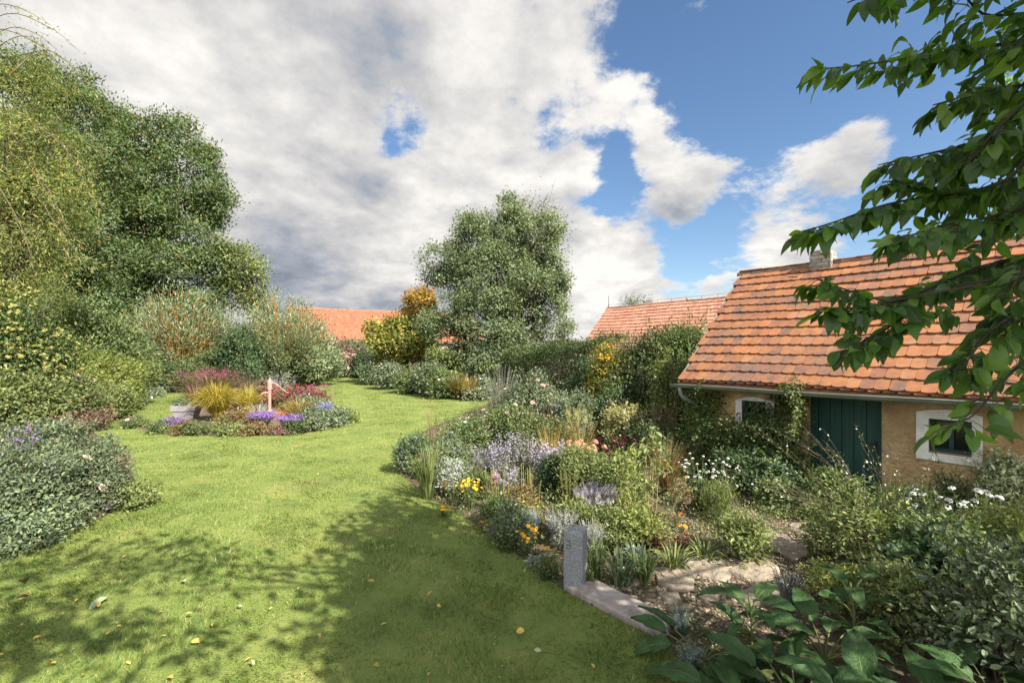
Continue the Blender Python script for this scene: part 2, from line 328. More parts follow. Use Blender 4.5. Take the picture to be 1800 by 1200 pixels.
M['varieg'] = leaves('variegated_leaf', (.26, .32, .17), (.60, .60, .42), .4, .25)
# blossoms
M['white'] = petal('white_petal', (.80, .80, .76)); M['blush'] = petal('blush_petal', (.78, .56, .50)); M['pink'] = petal('pink_petal', (.66, .36, .35))
M['lav'] = petal('lavender_petal', (.40, .36, .49)); M['violet'] = petal('violet_petal', (.25, .145, .39), spread=.4); M['yellow'] = petal('yellow_petal', (.85, .52, .03))
M['orange'] = petal('orange_petal', (.85, .27, .02)); M['gold'] = petal('gold_petal', (.85, .42, .015)); M['wine'] = petal('wine_petal', (.16, .012, .05)); M['magenta'] = petal('magenta_petal', (.42, .05, .35))
M['peach'] = petal('peach_petal', (.58, .34, .22)); M['paleyellow'] = petal('pale_yellow_petal', (.42, .40, .13)); M['blue'] = petal('blue_petal', (.22, .24, .50)); M['red'] = petal('red_petal', (.40, .07, .085), spread=.45); M['mauvegrey'] = petal('mauve_grey_petal', (.34, .31, .35), spread=.4); M['rosepurple'] = petal('rose_purple_petal', (.30, .09, .14), spread=.45)
# stems and bark
M['bark'] = surf_mat('bark', [(.3, (.030, .024, .018)), (.7, (.095, .078, .060))], 6, 6, .9, .8, 12, stretch=(1, 1, .25))
M['stem'] = surf_mat('green_stem', [(.3, (.08, .10, .035)), (.7, (.16, .17, .06))], 5, 3, .7, 0)
M['drystem'] = surf_mat('dry_stem', [(.3, (.30, .24, .10)), (.7, (.42, .35, .16))], 5, 3, .8, 0)
M['brownstem'] = surf_mat('brown_stem', [(.3, (.07, .05, .035)), (.7, (.15, .11, .08))], 5, 3, .8, 0)
M['redstem'] = surf_mat('reddish_stem', [(.3, (.14, .07, .05)), (.7, (.24, .13, .10))], 5, 3, .7, 0)
M['osier'] = surf_mat('orange_osier', [(.3, (.32, .13, .025)), (.7, (.48, .23, .05))], 3, 3, .6, 0)
M['greystem'] = surf_mat('grey_stem', [(.3, (.20, .19, .17)), (.7, (.32, .30, .27))], 5, 3, .8, 0)

# ------------------------------------------------------------------ things
def tag(o, label=None, cat=None, group=None, kind=None):
    if label: o['label'] = label
    if cat: o['category'] = cat
    if group: o['group'] = group
    if kind: o['kind'] = kind
    return o
def thing(name, label, cat, loc, rz=0.0, group=None):
    o = bpy.data.objects.new(name, None); SC.collection.objects.link(o); o.location = [float(v) for v in loc]; o.rotation_euler = (0, 0, rz); o.empty_display_size = .2
    return tag(o, label, cat, group)
# ------------------------------------------------------------------ ground, lawn, beds, path
def ground():
    ax = np.r_[-900, -400, -200, -100, -60, np.arange(-36, 36.1, .6), 60, 100, 200, 400, 900]
    ay = np.r_[-300, -100, -40, -20, np.arange(-8, 64.1, .6), 90, 140, 250, 500, 1500]
    X, Y = np.meshgrid(ax, ay); Z = height(X, Y); nx = len(ax); i, j = np.meshgrid(np.arange(len(ay) - 1), np.arange(nx - 1), indexing='ij'); a = (i * nx + j).ravel()
    o = quads_mesh(np.stack((X, Y, Z), -1).reshape(-1, 3), np.stack((a, a + 1, a + nx + 1, a + nx), 1), 'ground',
        surf_mat('soil', [(.25, (.045, .034, .024)), (.5, (.10, .078, .052)), (.75, (.17, .14, .09))], 2.5, 9, .95, .9, 24, stain=((.055, .075, .022), .9, .5, .62)), smooth=True)
    tag(o, kind='structure')
ground()
LAWN_PX = [(-330, 1290), (-260, 1000), (0, 968), (130, 932), (222, 890), (238, 845), (222, 800), (192, 777), (165, 760), (165, 745), (205, 727), (255, 702), (300, 684), (360, 677), (450, 671), (560, 664),
    (600, 662), (650, 668), (700, 680), (770, 690), (850, 697), (872, 700), (850, 713), (812, 728), (760, 752), (712, 775), (690, 800), (706, 834), (748, 873), (800, 897), (862, 940), (930, 992), (995, 1040), (1155, 1126), (1245, 1205), (1330, 1290)]
ISLAND_PX = [(240, 753), (285, 763), (430, 767), (540, 760), (600, 748), (620, 738), (600, 720), (570, 702), (545, 692), (350, 692), (325, 712), (300, 738), (255, 745)]
def smooth_poly(px):
    p = np.array([G(*q)[:2] for q in px]); out = []
    for i in range(len(p)):
        a, b, c, d = p[i - 1], p[i], p[(i + 1) % len(p)], p[(i + 2) % len(p)]
        for t in (0, .25, .5, .75): out.append(.5 * ((2 * b) + (c - a) * t + (2 * a - 5 * b + 4 * c - d) * t * t + (3 * b - a - 3 * c + d) * t**3))
    return np.array(out)
LAWN = np.r_[np.array([G(*q)[:2] for q in LAWN_PX]), [(3.5, -8), (-9, -8)]]; ISLAND = smooth_poly(ISLAND_PX)
def inside(poly, x, y):
    r = np.zeros(len(x), bool); n = len(poly)
    for i in range(n):
        x0, y0 = poly[i]; x1, y1 = poly[(i + 1) % n]
        if y0 == y1: continue
        c = (y0 > y) != (y1 > y); r ^= c & (x < (x1 - x0) * (y - y0) / (y1 - y0) + x0)
    return r
def flat_poly(poly, z, name, mat):
    tri = tessellate_polygon([[Vector((*p, 0)) for p in poly]])
    tri = [t if (poly[t[1]][0]-poly[t[0]][0])*(poly[t[2]][1]-poly[t[0]][1])-(poly[t[1]][1]-poly[t[0]][1])*(poly[t[2]][0]-poly[t[0]][0]) > 0 else (t[0], t[2], t[1]) for t in tri]
    return tag(link(name, mesh_np(np.c_[poly, np.full(len(poly), z)], np.array(tri), False, name), mat), kind='structure')
flat_poly(LAWN, .006, 'lawn', surf_mat('mown_turf', [(.25, (.080, .120, .028)), (.5, (.145, .185, .042)), (.72, (.22, .22, .065))], 1.1, 9, .95, .9, 60, stain=((.19, .165, .07), .45, .56, .76), rough_noise=.7))
flat_poly(ISLAND, .014, 'island_bed', surf_mat('bed_soil', [(.25, (.06, .042, .030)), (.5, (.12, .088, .06)), (.75, (.22, .17, .11))], 3.5, 8, .95, .9, 22))

def grass():
    g = Geo(); mats = []
    bands = ((2.6, 4.6, 5200, .0034, .036), (4.6, 7, 2900, .0048, .036), (7, 10.5, 1600, .006, .030), (10.5, 16, 800, .008, .030), (16, 26, 340, .012, .032), (26, 44, 130, .020, .034))
    for y0, y1, den, w, h in bands:
        xr = 1.15 * y1 + .6; n = int(2 * xr * (y1 - y0) * den); x = rng.uniform(-xr, xr, n); y = rng.uniform(y0, y1, n)
        k = (np.abs(x) < 1.12 * y + .5) & inside(LAWN, x, y) & ~inside(ISLAND, x, y); x, y = x[k], y[k]
        cl = np.sin(x * 3.1 + np.sin(y * 2.3) * 1.7) * np.sin(y * 2.7 + np.sin(x * 1.9) * 1.3) + .6 * np.sin(x * 9.7 + y * 4.1) * np.sin(y * 8.3 - x * 3.3)
        k = rng.uniform(-1.9, 1.4, len(x)) < cl; x, y, cl = x[k], y[k], cl[k]; n = len(x)
        a = rng.uniform(0, 6.283, n); hh = h * rng.uniform(.35, 1.35, n) * (1 + .35 * cl); le = rng.uniform(.1, 1.3, n) * hh; b = rng.uniform(0, 6.283, n)
        base = np.stack((x, y, np.full(n, .004)), 1); sd = np.stack((np.cos(a), np.sin(a), np.zeros(n)), 1) * (w * rng.uniform(.6, 1.3, n))[:, None]
        tip = base + np.stack((np.cos(b) * le, np.sin(b) * le + .55 * hh * np.sign(np.sin((x * .94 + y * .34) * 2.9)), hh), 1); V = np.stack((base - sd, base + sd, tip), 1).reshape(-1, 3)
        g.add(V, np.arange(3 * n).reshape(-1, 3))
    n = 5200; c = np.stack((rng.uniform(-6, 3, 90), rng.uniform(3, 11, 90)), 1)[rng.integers(0, 90, n)] + rng.normal(size=(n, 2)) * .16; k = inside(LAWN, c[:, 0], c[:, 1]); c = c[k]; n = len(c)      # clover and small weeds in the turf
    g.add(*inst(LEAF2, np.c_[c, rng.uniform(.008, .03, n)], frames(rdir(n) * (1, 1, .25), np.tile((0, 0, 1.0), (n, 1)) + rdir(n) * .3), rng.uniform(.012, .03, n)))
    m = leaf_mat('grass_blade', [(0, (.045, .095, .022)), (.35, (.110, .185, .038)), (.7, (.180, .240, .056)), (.92, (.27, .26, .09)), (.98, (.40, .35, .16))], .32, .6, .25, .55, .55, tcol=(1.1, 1.2, .5))
    tag(g.build('grass', m), kind='stuff', label='short mown grass of the sunlit garden lawn', cat='grass')
grass()

def path_gravel():
    """loose chips, bark and dry leaves along the stone path and in the border"""
    g = Geo(); poly = np.array([G(*q)[:2] for q in ((1010, 1040), (1100, 985), (1180, 905), (1290, 880), (1420, 890), (1620, 990), (1500, 1100), (1250, 1190), (1170, 1110))])
    n = 22000; lo, hi = poly.min(0), poly.max(0); x = rng.uniform(lo[0], hi[0], n); y = rng.uniform(lo[1], hi[1], n); k = inside(poly, x, y); x, y = x[k], y[k]; n = len(x)
    pos = np.stack((x, y, height(x, y) + .006), 1); fr = frames(rdir(n) * (1, 1, .35), np.tile((0, 0, 1.0), (n, 1))); s = rng.gamma(2.0, .0045, n) + .004
    oct_ = (A_([(1,0,0),(-1,0,0),(0,.7,0),(0,-.7,0),(0,0,.4),(0,0,-.4)], float), A_([(0,2,4),(2,1,4),(1,3,4),(3,0,4),(2,0,5),(1,2,5),(3,1,5),(0,3,5)]))
    g.add(*inst(oct_, pos, fr, s)); 
    m = leaf_mat('gravel_chip', [(0, (.06, .045, .03)), (.4, (.145, .112, .08)), (.75, (.25, .20, .15)), (1, (.40, .34, .27))], .02, .9, .2, .2, tcol=(1, 1, 1))
    tag(g.build('gravel', m), 'pale gravel and bark chips strewn along the stone path', 'gravel', kind='stuff')
    g = Geo(); pl = np.r_[np.array([G(*q)[:2] for q in LAWN_PX[21:34]]), [(1.8, 3.6), (7.5, 5.0), (2.8, 11), (2.5, 22)]]
    n = 60000; lo, hi = pl.min(0), pl.max(0); x = rng.uniform(lo[0], hi[0], n); y = rng.uniform(lo[1], hi[1], n); k = inside(pl, x, y) & (rng.uniform(0, 1, n) < np.clip(7 / y, .25, 1)**1.5); x, y = x[k], y[k]; n = len(x)
    pos = np.stack((x, y, height(x, y) + .012), 1); fr = frames(rdir(n) * (1, 1, .4), np.tile((0, 0, 1.0), (n, 1))); g.add(*inst(LEAF2, pos, fr, rng.uniform(.02, .06, n) * np.clip(y / 7, 1, 2)))
    m = leaf_mat('leaf_litter', [(0, (.05, .036, .022)), (.4, (.15, .10, .055)), (.7, (.26, .19, .10)), (.85, (.10, .13, .04)), (1, (.38, .31, .19))], .1, .8, .2, .3, tcol=(1, 1, .8))
    tag(g.build('leaf_litter', m), 'dry brown leaf litter between the plants of the long flower border', 'leaf litter', kind='stuff')
path_gravel()

STONE = surf_mat('sandstone', [(.25, (.13, .105, .08)), (.5, (.25, .205, .155)), (.75, (.36, .305, .235))], 5, 9, .9, 1.0, 16, bdist=.04, stain=((.15, .13, .10), 2.2, .54, .72))
def slab(pts, z0, z1, jitter=.02, bev=.02):
    """irregular flat stone from an outline, with a worn edge"""
    p = np.array(pts, float); c = p.mean(0); k = 3; q = []
    for i in range(len(p)):
        a, b = p[i], p[(i + 1) % len(p)]
        for t in range(k): q.append(a + (b - a) * t / k + rng.normal(size=2) * jitter)
    q = np.array(q); n = len(q); inn = c + (q - c) * (1 - bev / np.maximum(np.linalg.norm(q - c, axis=1, keepdims=True), .05)); mid = c + (inn - c) * .5
    V = np.concatenate((np.c_[q, np.full(n, z0)], np.c_[q, z1 - bev * .6 + rng.normal(size=n) * .004], np.c_[inn, z1 + rng.normal(size=n) * .004], np.c_[mid, z1 + rng.normal(size=n) * .006], [[*c, z1]]))
    F = []
    for r in range(3):
        for i in range(n): j = (i + 1) % n; F += [(r*n + i, r*n + j, r*n + n + j), (r*n + i, r*n + n + j, r*n + n + i)]
    for i in range(n): F.append((3*n + i, 3*n + (i + 1) % n, 4*n))
    return V, np.array(F)
def flagstones():
    st = [((1140,1003),(1185,990),(1230,1012),(1215,1040),(1160,1030)), ((1198,985),(1262,972),(1290,1000),(1270,1028),(1218,1012)), ((1265,985),(1330,975),(1372,1003),(1340,1026),(1285,1012)),
        ((1330,942),(1375,938),(1398,958),(1365,972),(1335,962)), ((1362,966),(1410,955),(1438,975),(1400,990)), ((1290,1040),(1350,1030),(1375,1055),(1310,1068)), ((1385,925),(1432,918),(1450,935),(1410,946)),
        ((1100,1012),(1130,1010),(1140,1022),(1112,1028)), ((1160,1045),(1192,1042),(1198,1058),(1170,1060)), ((1230,1050),(1262,1046),(1268,1060),(1238,1064)), ((1098,1052),(1118,1050),(1124,1062),(1104,1064)), ((1420,985),(1470,975),(1490,1000),(1440,1010))]
    lb = ['grey rough flat stone at the near left of the stone path', 'pale ridged flat stone in the sunny middle of the path', 'long weathered flat stone beside the bushy light green plant', 'small sunlit flat stone behind the bushy light green plant',
        'pale oval flat stone at the back of the path', 'flat stone half buried in gravel behind the broad leaves', 'farthest small flat stone of the path towards the green door', 'small rounded stone next to the strappy green leaves', 'smooth grey cobble lying in the gravel',
        'flat brown cobble lying in the middle of the gravel', 'little tan stone touching the back edge of the stone kerb', 'flat stone under the light green rose leaves']
    for p, l in zip(st, lb):
        w = np.array([G(*q) for q in p]); o = link('flagstone', mesh_np(*slab(w[:, :2] - w[:, :2].mean(0), -.03, .035), True, 'flagstone'), STONE); o.location = (*w[:, :2].mean(0), w[:, 2].mean()); tag(o, l, 'flagstone', 'stones of the garden path')
flagstones()

def kerb():
    a, b, c, d = [np.array(G(*q)[:2]) for q in ((995, 1040), (1036, 1021), (1192, 1100), (1160, 1126))]
    g = Geo(); loc = (a + c) / 2; n = 14; rows = []
    for t in np.linspace(0, 1, n):
        l, r = a + (d - a) * t, b + (c - b) * t; jt = rng.normal(size=2) * .004
        rows.append([(*l, -.05), (*(l + jt), .052), (*(l + (r - l) * .1), .068 + rng.normal() * .002), (*(l + (r - l) * .5), .072 + rng.normal() * .002), (*(l + (r - l) * .9), .069), (*(r - jt), .054), (*r, -.05)])
    V = np.array(rows).reshape(-1, 3); m = 7; F = [(i*m + j, i*m + j + 1, i*m + m + j + 1, i*m + m + j) for i in range(n - 1) for j in range(m - 1)]
    for i0 in (0, (n - 1) * m): F += [(i0, i0 + 1, i0 + 5, i0 + 6), (i0 + 1, i0 + 2, i0 + 4, i0 + 5)]
    V[:, :2] -= loc; g.add(V, F)
    o = g.build('stone_kerb', surf_mat('kerb_stone', [(.3, (.22, .185, .16)), (.5, (.31, .265, .235)), (.7, (.38, .335, .30))], 7, 9, .9, .6, 60, bdist=.006, stain=((.16, .13, .115), 3.0, .52, .70))); o.location = (*loc, 0); tag(o, 'long reddish grey stone kerb laid between lawn and path', 'kerb')
kerb()

def granite_post():
    b = G(1012, 1034); t = thing('stone_post', 'short square granite post with a carved figure at the lawn corner', 'post', b, -.42)
    V = []; F = []; n = 9; s = .092
    prof = [(-s, -s), (-s*.9, -s*1.0), (0, -s*1.03), (s*.9, -s), (s, -s*.9), (s*1.02, 0), (s, s*.9), (s*.9, s), (0, s*1.02), (-s*.9, s), (-s, s*.9), (-s*1.02, 0), (-s, -s*.9)]; m = len(prof)
    zs = np.r_[-.08, np.linspace(0, .56, 8), .585]
    for i, z in enumerate(zs):
        for x, y in prof: k = 1.0 if i < len(zs) - 1 else .86; V.append((x * k + rng.normal() * .002, y * k + rng.normal() * .002, z + (rng.normal() * .008 if i >= len(zs) - 2 else 0)))
    for i in range(len(zs) - 1):
        for j in range(m): F.append((i*m + j, i*m + (j + 1) % m, i*m + m + (j + 1) % m, i*m + m + j))
    g = Geo().add(V, F); top = len(zs) * m; g.add(np.r_[np.array(V)[-m:], [(.01, .01, .605)]], [(i, (i + 1) % m, m) for i in range(m)])
    gm = surf_mat('granite', [(.30, (.05, .05, .055)), (.44, (.17, .17, .18)), (.56, (.27, .27, .285)), (.70, (.46, .45, .45))], 75, 4, .85, .8, 90, bdist=.006, rough_noise=.75, stain=((.20, .19, .14), 7, .54, .70))
    g.build('shaft', gm, t)
    e = Geo(); dm = surf_mat('cut_granite', [(.4, (.06, .06, .065)), (.6, (.12, .12, .125))], 60, 3, .9, .3)
    for cz in (.475, .435):                                             # the figure 3: two open arcs
        a = np.linspace(math.radians(150), math.radians(-120 if cz > .45 else -150), 14); pts = np.stack((-.045 + .021 * np.cos(a), np.full(14, -.0945), cz + .021 * np.sin(a)), 1); e.add(*tube1(pts, [.0042] * 14, 5))
    e.build('carved_figure', dm, t, True)
    g = Geo()
    for i in range(9):
        c = (rng.uniform(-.05, .05), rng.uniform(-.05, .05), .60); g.add(*inst(LEAF6, np.array([c]), frames(rdir(1) * (1, 1, .2), A_([(0, 0, 1.0)])), A_([rng.uniform(.03, .05)])))
    c = g.build('dry_leaf', leaves('dry_leaf_on_post', (.34, .27, .18), None, 0, .1)); c.parent = None; c.location = b; c.rotation_euler = (0, 0, -.42); tag(c, 'curled dry leaves lying on top of the granite post', 'dry leaves', kind='stuff')
granite_post()

# ------------------------------------------------------------------ buildings
TILE = surf_mat('roof_tile', [(.22, (.115, .070, .052)), (.36, (.195, .088, .054)), (.50, (.238, .102, .047)), (.66, (.285, .122, .052)), (.85, (.27, .150, .095))], 7, 6, .85, .35, 60, island=.40, bdist=.004, stain=[((.12, .092, .078), 1.3, .47, .72), ((.075, .070, .055), 5.5, .62, .72), ((.33, .29, .22), 11, .70, .76)])
TILE2 = surf_mat('roof_tile_far', [(.2, (.20, .078, .048)), (.5, (.28, .105, .058)), (.8, (.33, .135, .075))], 6, 5, .85, .2, 40, island=.4, stain=((.26, .13, .09), .5, .55, .8))
TILE3 = surf_mat('roof_tile_weathered', [(.2, (.30, .13, .09)), (.5, (.40, .19, .125)), (.8, (.47, .25, .17))], 6, 5, .85, .2, 40, island=.4, stain=((.24, .15, .11), .4, .52, .75))
def tile_tpl(w, L, sag, th, ns=6):
    out = [(-w/2, L), (w/2, L), (w/2, sag)] + [(w/2 * math.cos(a), sag * (1 - math.sin(a)**.8 if math.sin(a) > 0 else 1)) for a in np.linspace(0, math.pi, ns + 1)[1:-1]] + [(-w/2, sag)]
    out = np.array(out)[::-1]; n = len(out); V = np.concatenate((np.c_[out, np.full(n, th)], np.c_[out, np.zeros(n)]))
    F = [(0, i, i + 1) for i in range(1, n - 1)] + [q for i in range(n) for q in ((i, n + i, n + (i + 1) % n), (i, n + (i + 1) % n, (i + 1) % n))]
    return V, np.array(F)
def tiled(length, ncourse, course, pitch, w=.18, two=True, sag=.042, jit=1.0, x0=0.0):
    """beaver-tail tiles; local x along eave, y up-slope projected, z up; eave edge at origin"""
    cs, sn = math.cos(pitch), math.sin(pitch); T = tile_tpl(w * .975, course + .11, sag, .026); pos, fr = [], []
    for i in range(ncourse):
        for lay in ((0, 1) if two else (1,)):
            off = .5 * ((i + lay) % 2) if two else .5 * (i % 2); wob = .006 * math.sin(i * 1.7)
            for k in range(int(length / w) + 1):
                x = x0 + (k + off) * w
                if x < x0 + w * .3 or x > x0 + length - w * .2: continue
                s = i * course + (.012 if lay else -.012) + rng.normal() * .004 * jit + wob + .008 * math.sin(x * .9 + i); nn = .028 + .032 * lay + abs(rng.normal()) * .003 * jit
                tl = -.12 + rng.normal() * .006 * jit; roll = rng.normal() * .012 * jit
                X = np.array((math.cos(roll), math.sin(roll) * cs, math.sin(roll) * sn)); S = np.array((0, math.cos(pitch + tl), math.sin(pitch + tl))); Nn = np.cross(X, S)
                pos.append((x, s * cs - nn * sn, s * sn + nn * cs + jit * (.014 * math.sin(x * 1.1 + s * .8) - .03 * math.sin(math.pi * (x - x0) / length) * math.sin(math.pi * min(1, s / (ncourse * course)))))); fr.append((X, np.cross(Nn, X), Nn))
    return inst(T, np.array(pos), np.array(fr), np.ones(len(pos)))
def ridge_caps(length, r, mat, parent, y, z, step=.36, x0=0.0):
    g = Geo(); a = np.linspace(-.35, math.pi + .35, 9)
    for i in range(int(length / step)):
        r0, r1 = r * (1.08 + rng.normal() * .02), r * .92; xx = x0 + i * step; dz = rng.normal() * .006
        V = [(xx + d, y + q * math.cos(t), z + dz + q * math.sin(t) * .9) for d, q in ((0, r0), (step + .03, r1), (step + .03, r1 - .014), (0, r0 - .016)) for t in a]; n = len(a)
        g.add(V, [(k*n + j, k*n + j + 1, ((k + 1) % 4)*n + j + 1, ((k + 1) % 4)*n + j) for k in range(4) for j in range(n - 1)])
    g.build('ridge', mat, parent)
COTT_RZ = math.atan2(WE[1], WE[0]); PITCH = math.radians(41.8); EZ = 1.67
def wallpt(px, py, ly):
    u = (px - 900) / FPX; r = np.array((u, 1.0)); t = (ly + EAVE @ WB) / (r @ WB); return float((t * r - EAVE) @ WE), EYE + (HOR - py) / FPX * t
def cottage():
    t = thing('garden_cottage', 'low ochre garden cottage with orange tiled roof and green plank door', 'cottage', (*EAVE, 0), COTT_RZ)
    YW, LEN, HS = .38, 8.2, 2.75
    stucco = surf_mat('ochre_stucco', [(.25, (.33, .215, .100)), (.5, (.50, .345, .170)), (.75, (.60, .44, .24))], 3.2, 9, .95, 1.0, 16, bdist=.06, stain=[((.30, .21, .11), 1.4, .48, .70), ((.24, .19, .13), .8, .58, .72), ((.62, .52, .36), 6, .66, .74)])
    white = surf_mat('white_limewash', [(.3, (.55, .53, .48)), (.6, (.74, .72, .67))], 6, 6, .9, .4, 30, stain=((.40, .36, .30), 3, .60, .78))
    green = surf_mat('green_door_paint', [(.3, (.012, .042, .033)), (.7, (.022, .070, .055))], 3, 6, .6, .4, 14, stretch=(8, 8, .5), bdist=.004, stain=((.03, .06, .05), 5, .6, .8))
    gm = surf_mat('green_window_paint', [(.3, (.012, .05, .042)), (.7, (.02, .075, .06))], 6, 4, .5, .1)
    glass, nt, N, L = mat_new('dark_pane'); p = N.new('ShaderNodeBsdfPrincipled'); p.inputs['Base Color'].default_value = (.012, .014, .014, 1); p.inputs['Roughness'].default_value = .06; o_ = N.new('ShaderNodeOutputMaterial'); L.new(p.outputs[0], o_.inputs[0])
    d0, _ = wallpt(1421, 700, YW); d1, _ = wallpt(1550, 700, YW); DT, DB = 1.78, -.06
    wr = (wallpt(1633, 740, YW)[0], wallpt(1709, 740, YW)[0], wallpt(1660, 797, YW)[1], wallpt(1660, 737, YW)[1])     # right opening x0 x1 z0 z1
    wl = (wallpt(1305, 740, YW)[0], wallpt(1347, 740, YW)[0], wallpt(1320, 752, YW)[1], wallpt(1320, 704, YW)[1])
    wo = (wallpt(1611, 740, YW)[0], wallpt(1728, 740, YW)[0], wallpt(1670, 812, YW)[1], wallpt(1612, 723, YW)[1], wallpt(1670, 720, YW)[1])
    wlo = (wallpt(1294, 740, YW)[0], wallpt(1362, 740, YW)[0], wl[2] - .10, wallpt(1294, 703, YW)[1], wallpt(1325, 697, YW)[1])
    g = Geo(); TOP, BOT, TH = 2.0, -.5, .36; yc = YW + TH / 2
    def seg(x0, x1, z0, z1): g.box(((x0 + x1) / 2, yc, (z0 + z1) / 2), (x1 - x0, TH, z1 - z0))
    x = .14
    for a, b, z0, z1 in ((wl[0], wl[1], wl[2], wl[3]), (d0, d1, -.5, DT), (wr[0], wr[1], wr[2], wr[3])):
        seg(x, a, BOT, TOP); seg(a, b, z1, TOP)
        if z0 > BOT: seg(a, b, BOT, z0)
        x = b
    seg(x, LEN - .14, BOT, TOP)
    yb = 2 * HS - YW; zr = EZ + HS * math.tan(PITCH) - .10
    for xa, xb in ((.14, .44), (LEN - .44, LEN - .14)):                # the gable walls
        V = [(q, y, z) for q in (xa, xb) for y, z in ((YW + TH, BOT), (yb, BOT), (yb, 1.85), (HS, zr), (YW + TH, 1.85))]
        g.add(V, [(0, 1, 2), (0, 2, 4), (2, 3, 4), (5, 7, 6), (5, 9, 7), (7, 9, 8), (0, 5, 6), (0, 6, 1), (1, 6, 7), (1, 7, 2), (2, 7, 8), (2, 8, 3), (3, 8, 9), (3, 9, 4)])
    g.box((LEN / 2, yb - .15, .7), (LEN - .9, .3, 2.3))
    g.build('wall', stucco, t)
    # roof: deck, tiles front and back, ridge
    roof = Geo().add(*tiled(LEN, 14, .2635, PITCH)); V, F = tiled(LEN, 14, .2635, PITCH, two=False); V = V * (1, -1, 1) + (0, 2 * HS, 0); roof.add(V, F[:, ::-1])
    for sgn in (1, -1):
        y0, y1 = (0, HS) if sgn > 0 else (2 * HS, HS); dz = -.008
        Vd = [(xq, y, z) for xq in (.03, LEN) for y, z in ((y0, dz), (y1, HS * math.tan(PITCH) + dz), (y1, HS * math.tan(PITCH) + dz - .05), (y0, dz - .05))]
        roof.add(Vd, [(0, 4, 5, 1), (3, 2, 6, 7), (0, 1, 2, 3), (4, 7, 6, 5), (0, 3, 7, 4)])
    ro = roof.build('roof', TILE, t); ro.location = (0, 0, EZ)
    old = surf_mat('ridge_tile', [(.2, (.11, .075, .06)), (.5, (.20, .125, .09)), (.8, (.30, .20, .15))], 5, 7, .9, .6, 30, island=.3)
    ridge_caps(LEN + .1, .085, old, ro, HS, HS * math.tan(PITCH) + .015, .355, -.05)
    vb = Geo(); L_ = HS / math.cos(PITCH); R = np.array(((1, 0, 0), (0, math.cos(PITCH), -math.sin(PITCH)), (0, math.sin(PITCH), math.cos(PITCH))))
    vb.box((.035, HS / 2 - .02, HS / 2 * math.tan(PITCH) + .005), (.03, L_ + .04, .085), R); vb.build('verge_board', surf_mat('grey_board', [(.3, (.16, .135, .115)), (.7, (.27, .235, .20))], 5, 5, .85, .3, stretch=(1, .2, 1)), ro)
    # chimney
    cx = None
    u = (1447 - 900) / FPX; r = np.array((u, 1.0)); tt = (HS + EAVE @ WB) / (r @ WB); cx = float((tt * r - EAVE) @ WE); zt = EYE + (HOR - 441) / FPX * tt - EZ; zb = HS * math.tan(PITCH) - .25
    ch = Geo(); W2, D2 = .40, .40; rows = int((zt - zb) / .075); bw = .195
    for i in range(rows):
        z = zb + i * .075
        for s in range(4):
            for k in range(2):
                off = (k - .5) * bw + (.05 if i % 2 else -.05) * (1 if s % 2 else -1); R4 = np.array(((math.cos(s*math.pi/2), -math.sin(s*math.pi/2), 0), (math.sin(s*math.pi/2), math.cos(s*math.pi/2), 0), (0, 0, 1)))
                ln = bw - .012; c = R4 @ np.array((np.clip(off, -.105, .105), -W2 / 2 + .05, z + .0375)) ; ch.box((cx + c[0], HS + c[1], c[2]), (ln, .095 + .002 * (s % 2), .064), R4)
    cho = ch.build('chimney', surf_mat('white_brick', [(.2, (.20, .18, .155)), (.5, (.32, .29, .25)), (.8, (.42, .39, .34))], 9, 6, .9, .5, 40, island=.4), ro)
    Geo().box((cx, HS, (zt + zb) / 2 - .006), (W2 - .02, D2 - .02, zt - zb - .012)).build('mortar', surf_mat('mortar', [(.3, (.16, .14, .12)), (.7, (.26, .23, .20))], 20, 4, .95, .3), cho)
    Geo().add(*tube1([(cx + .02, HS, zt - .05), (cx + .02, HS, zt + .32)], [.058, .058], 14)).add(*tube1([(cx + .02, HS, zt + .32), (cx + .02, HS, zt + .35), (cx + .02, HS, zt + .36)], [.075, .075, .01], 14)).build('flue', surf_mat('brown_clay', [(.3, (.11, .05, .04)), (.7, (.19, .085, .065))], 8, 4, .7, .2), ro, True)
    dsh = Geo(); c = np.array((cx + .13, HS - .27, zt - .02)); nrm_ = unit(np.array((-.3, -1, .25))); fr = frames(nrm_[None], A_([(0, 0, 1.0)]))[0]
    V, F = lathe([(.001, 0), (.05, .004), (.09, .014), (.105, .022), (.105, .016), (.05, -.004), (.001, -.006)], 20); V = V[:, 2:3] * fr[0] + V[:, 0:1] * fr[1] + V[:, 1:2] * fr[2] + c; dsh.add(V, F)
    dsh.add(*tube1([c, c - fr[0] * .06, (cx + .13, HS - .18, zt - .1)], [.012] * 3, 6))
    ds = dsh.build('vent_fan', surf_mat('white_plastic', [(.3, (.62, .60, .56)), (.7, (.72, .70, .66))], 6, 3, .5, 0), ro, True)
    sp = Geo()
    for k in range(6):
        a = k * math.pi / 3; q = fr[1] * math.cos(a) + fr[2] * math.sin(a); sp.add(*tube1([c + fr[0] * .012 + q * .015, c + fr[0] * .027 + q * .098], [.004, .004], 4))
    sp.build('fan_blade', surf_mat('grey_blade', [(.3, (.14, .13, .12)), (.7, (.2, .19, .18))], 6, 3, .5, 0), ds)
    # gutter and downpipe
    zinc = surf_mat('zinc', [(.25, (.13, .155, .13)), (.55, (.21, .24, .20)), (.8, (.30, .32, .28))], 2.5, 7, .48, .15, 14, spec=.5, metal=.35, stain=((.15, .17, .13), 4, .58, .75))
    gz, gy, gr = EZ - .035, -.075, .068; a = np.linspace(math.pi, 2 * math.pi, 11); xs = np.linspace(-.10, LEN + .1, 40); n = len(a); V = []
    for rr in (gr, gr - .005):
        for xq in xs:
            for q in a: V.append((xq, gy + rr * math.cos(q), gz + rr * math.sin(q) + .006 * math.sin(xq * 1.9)))
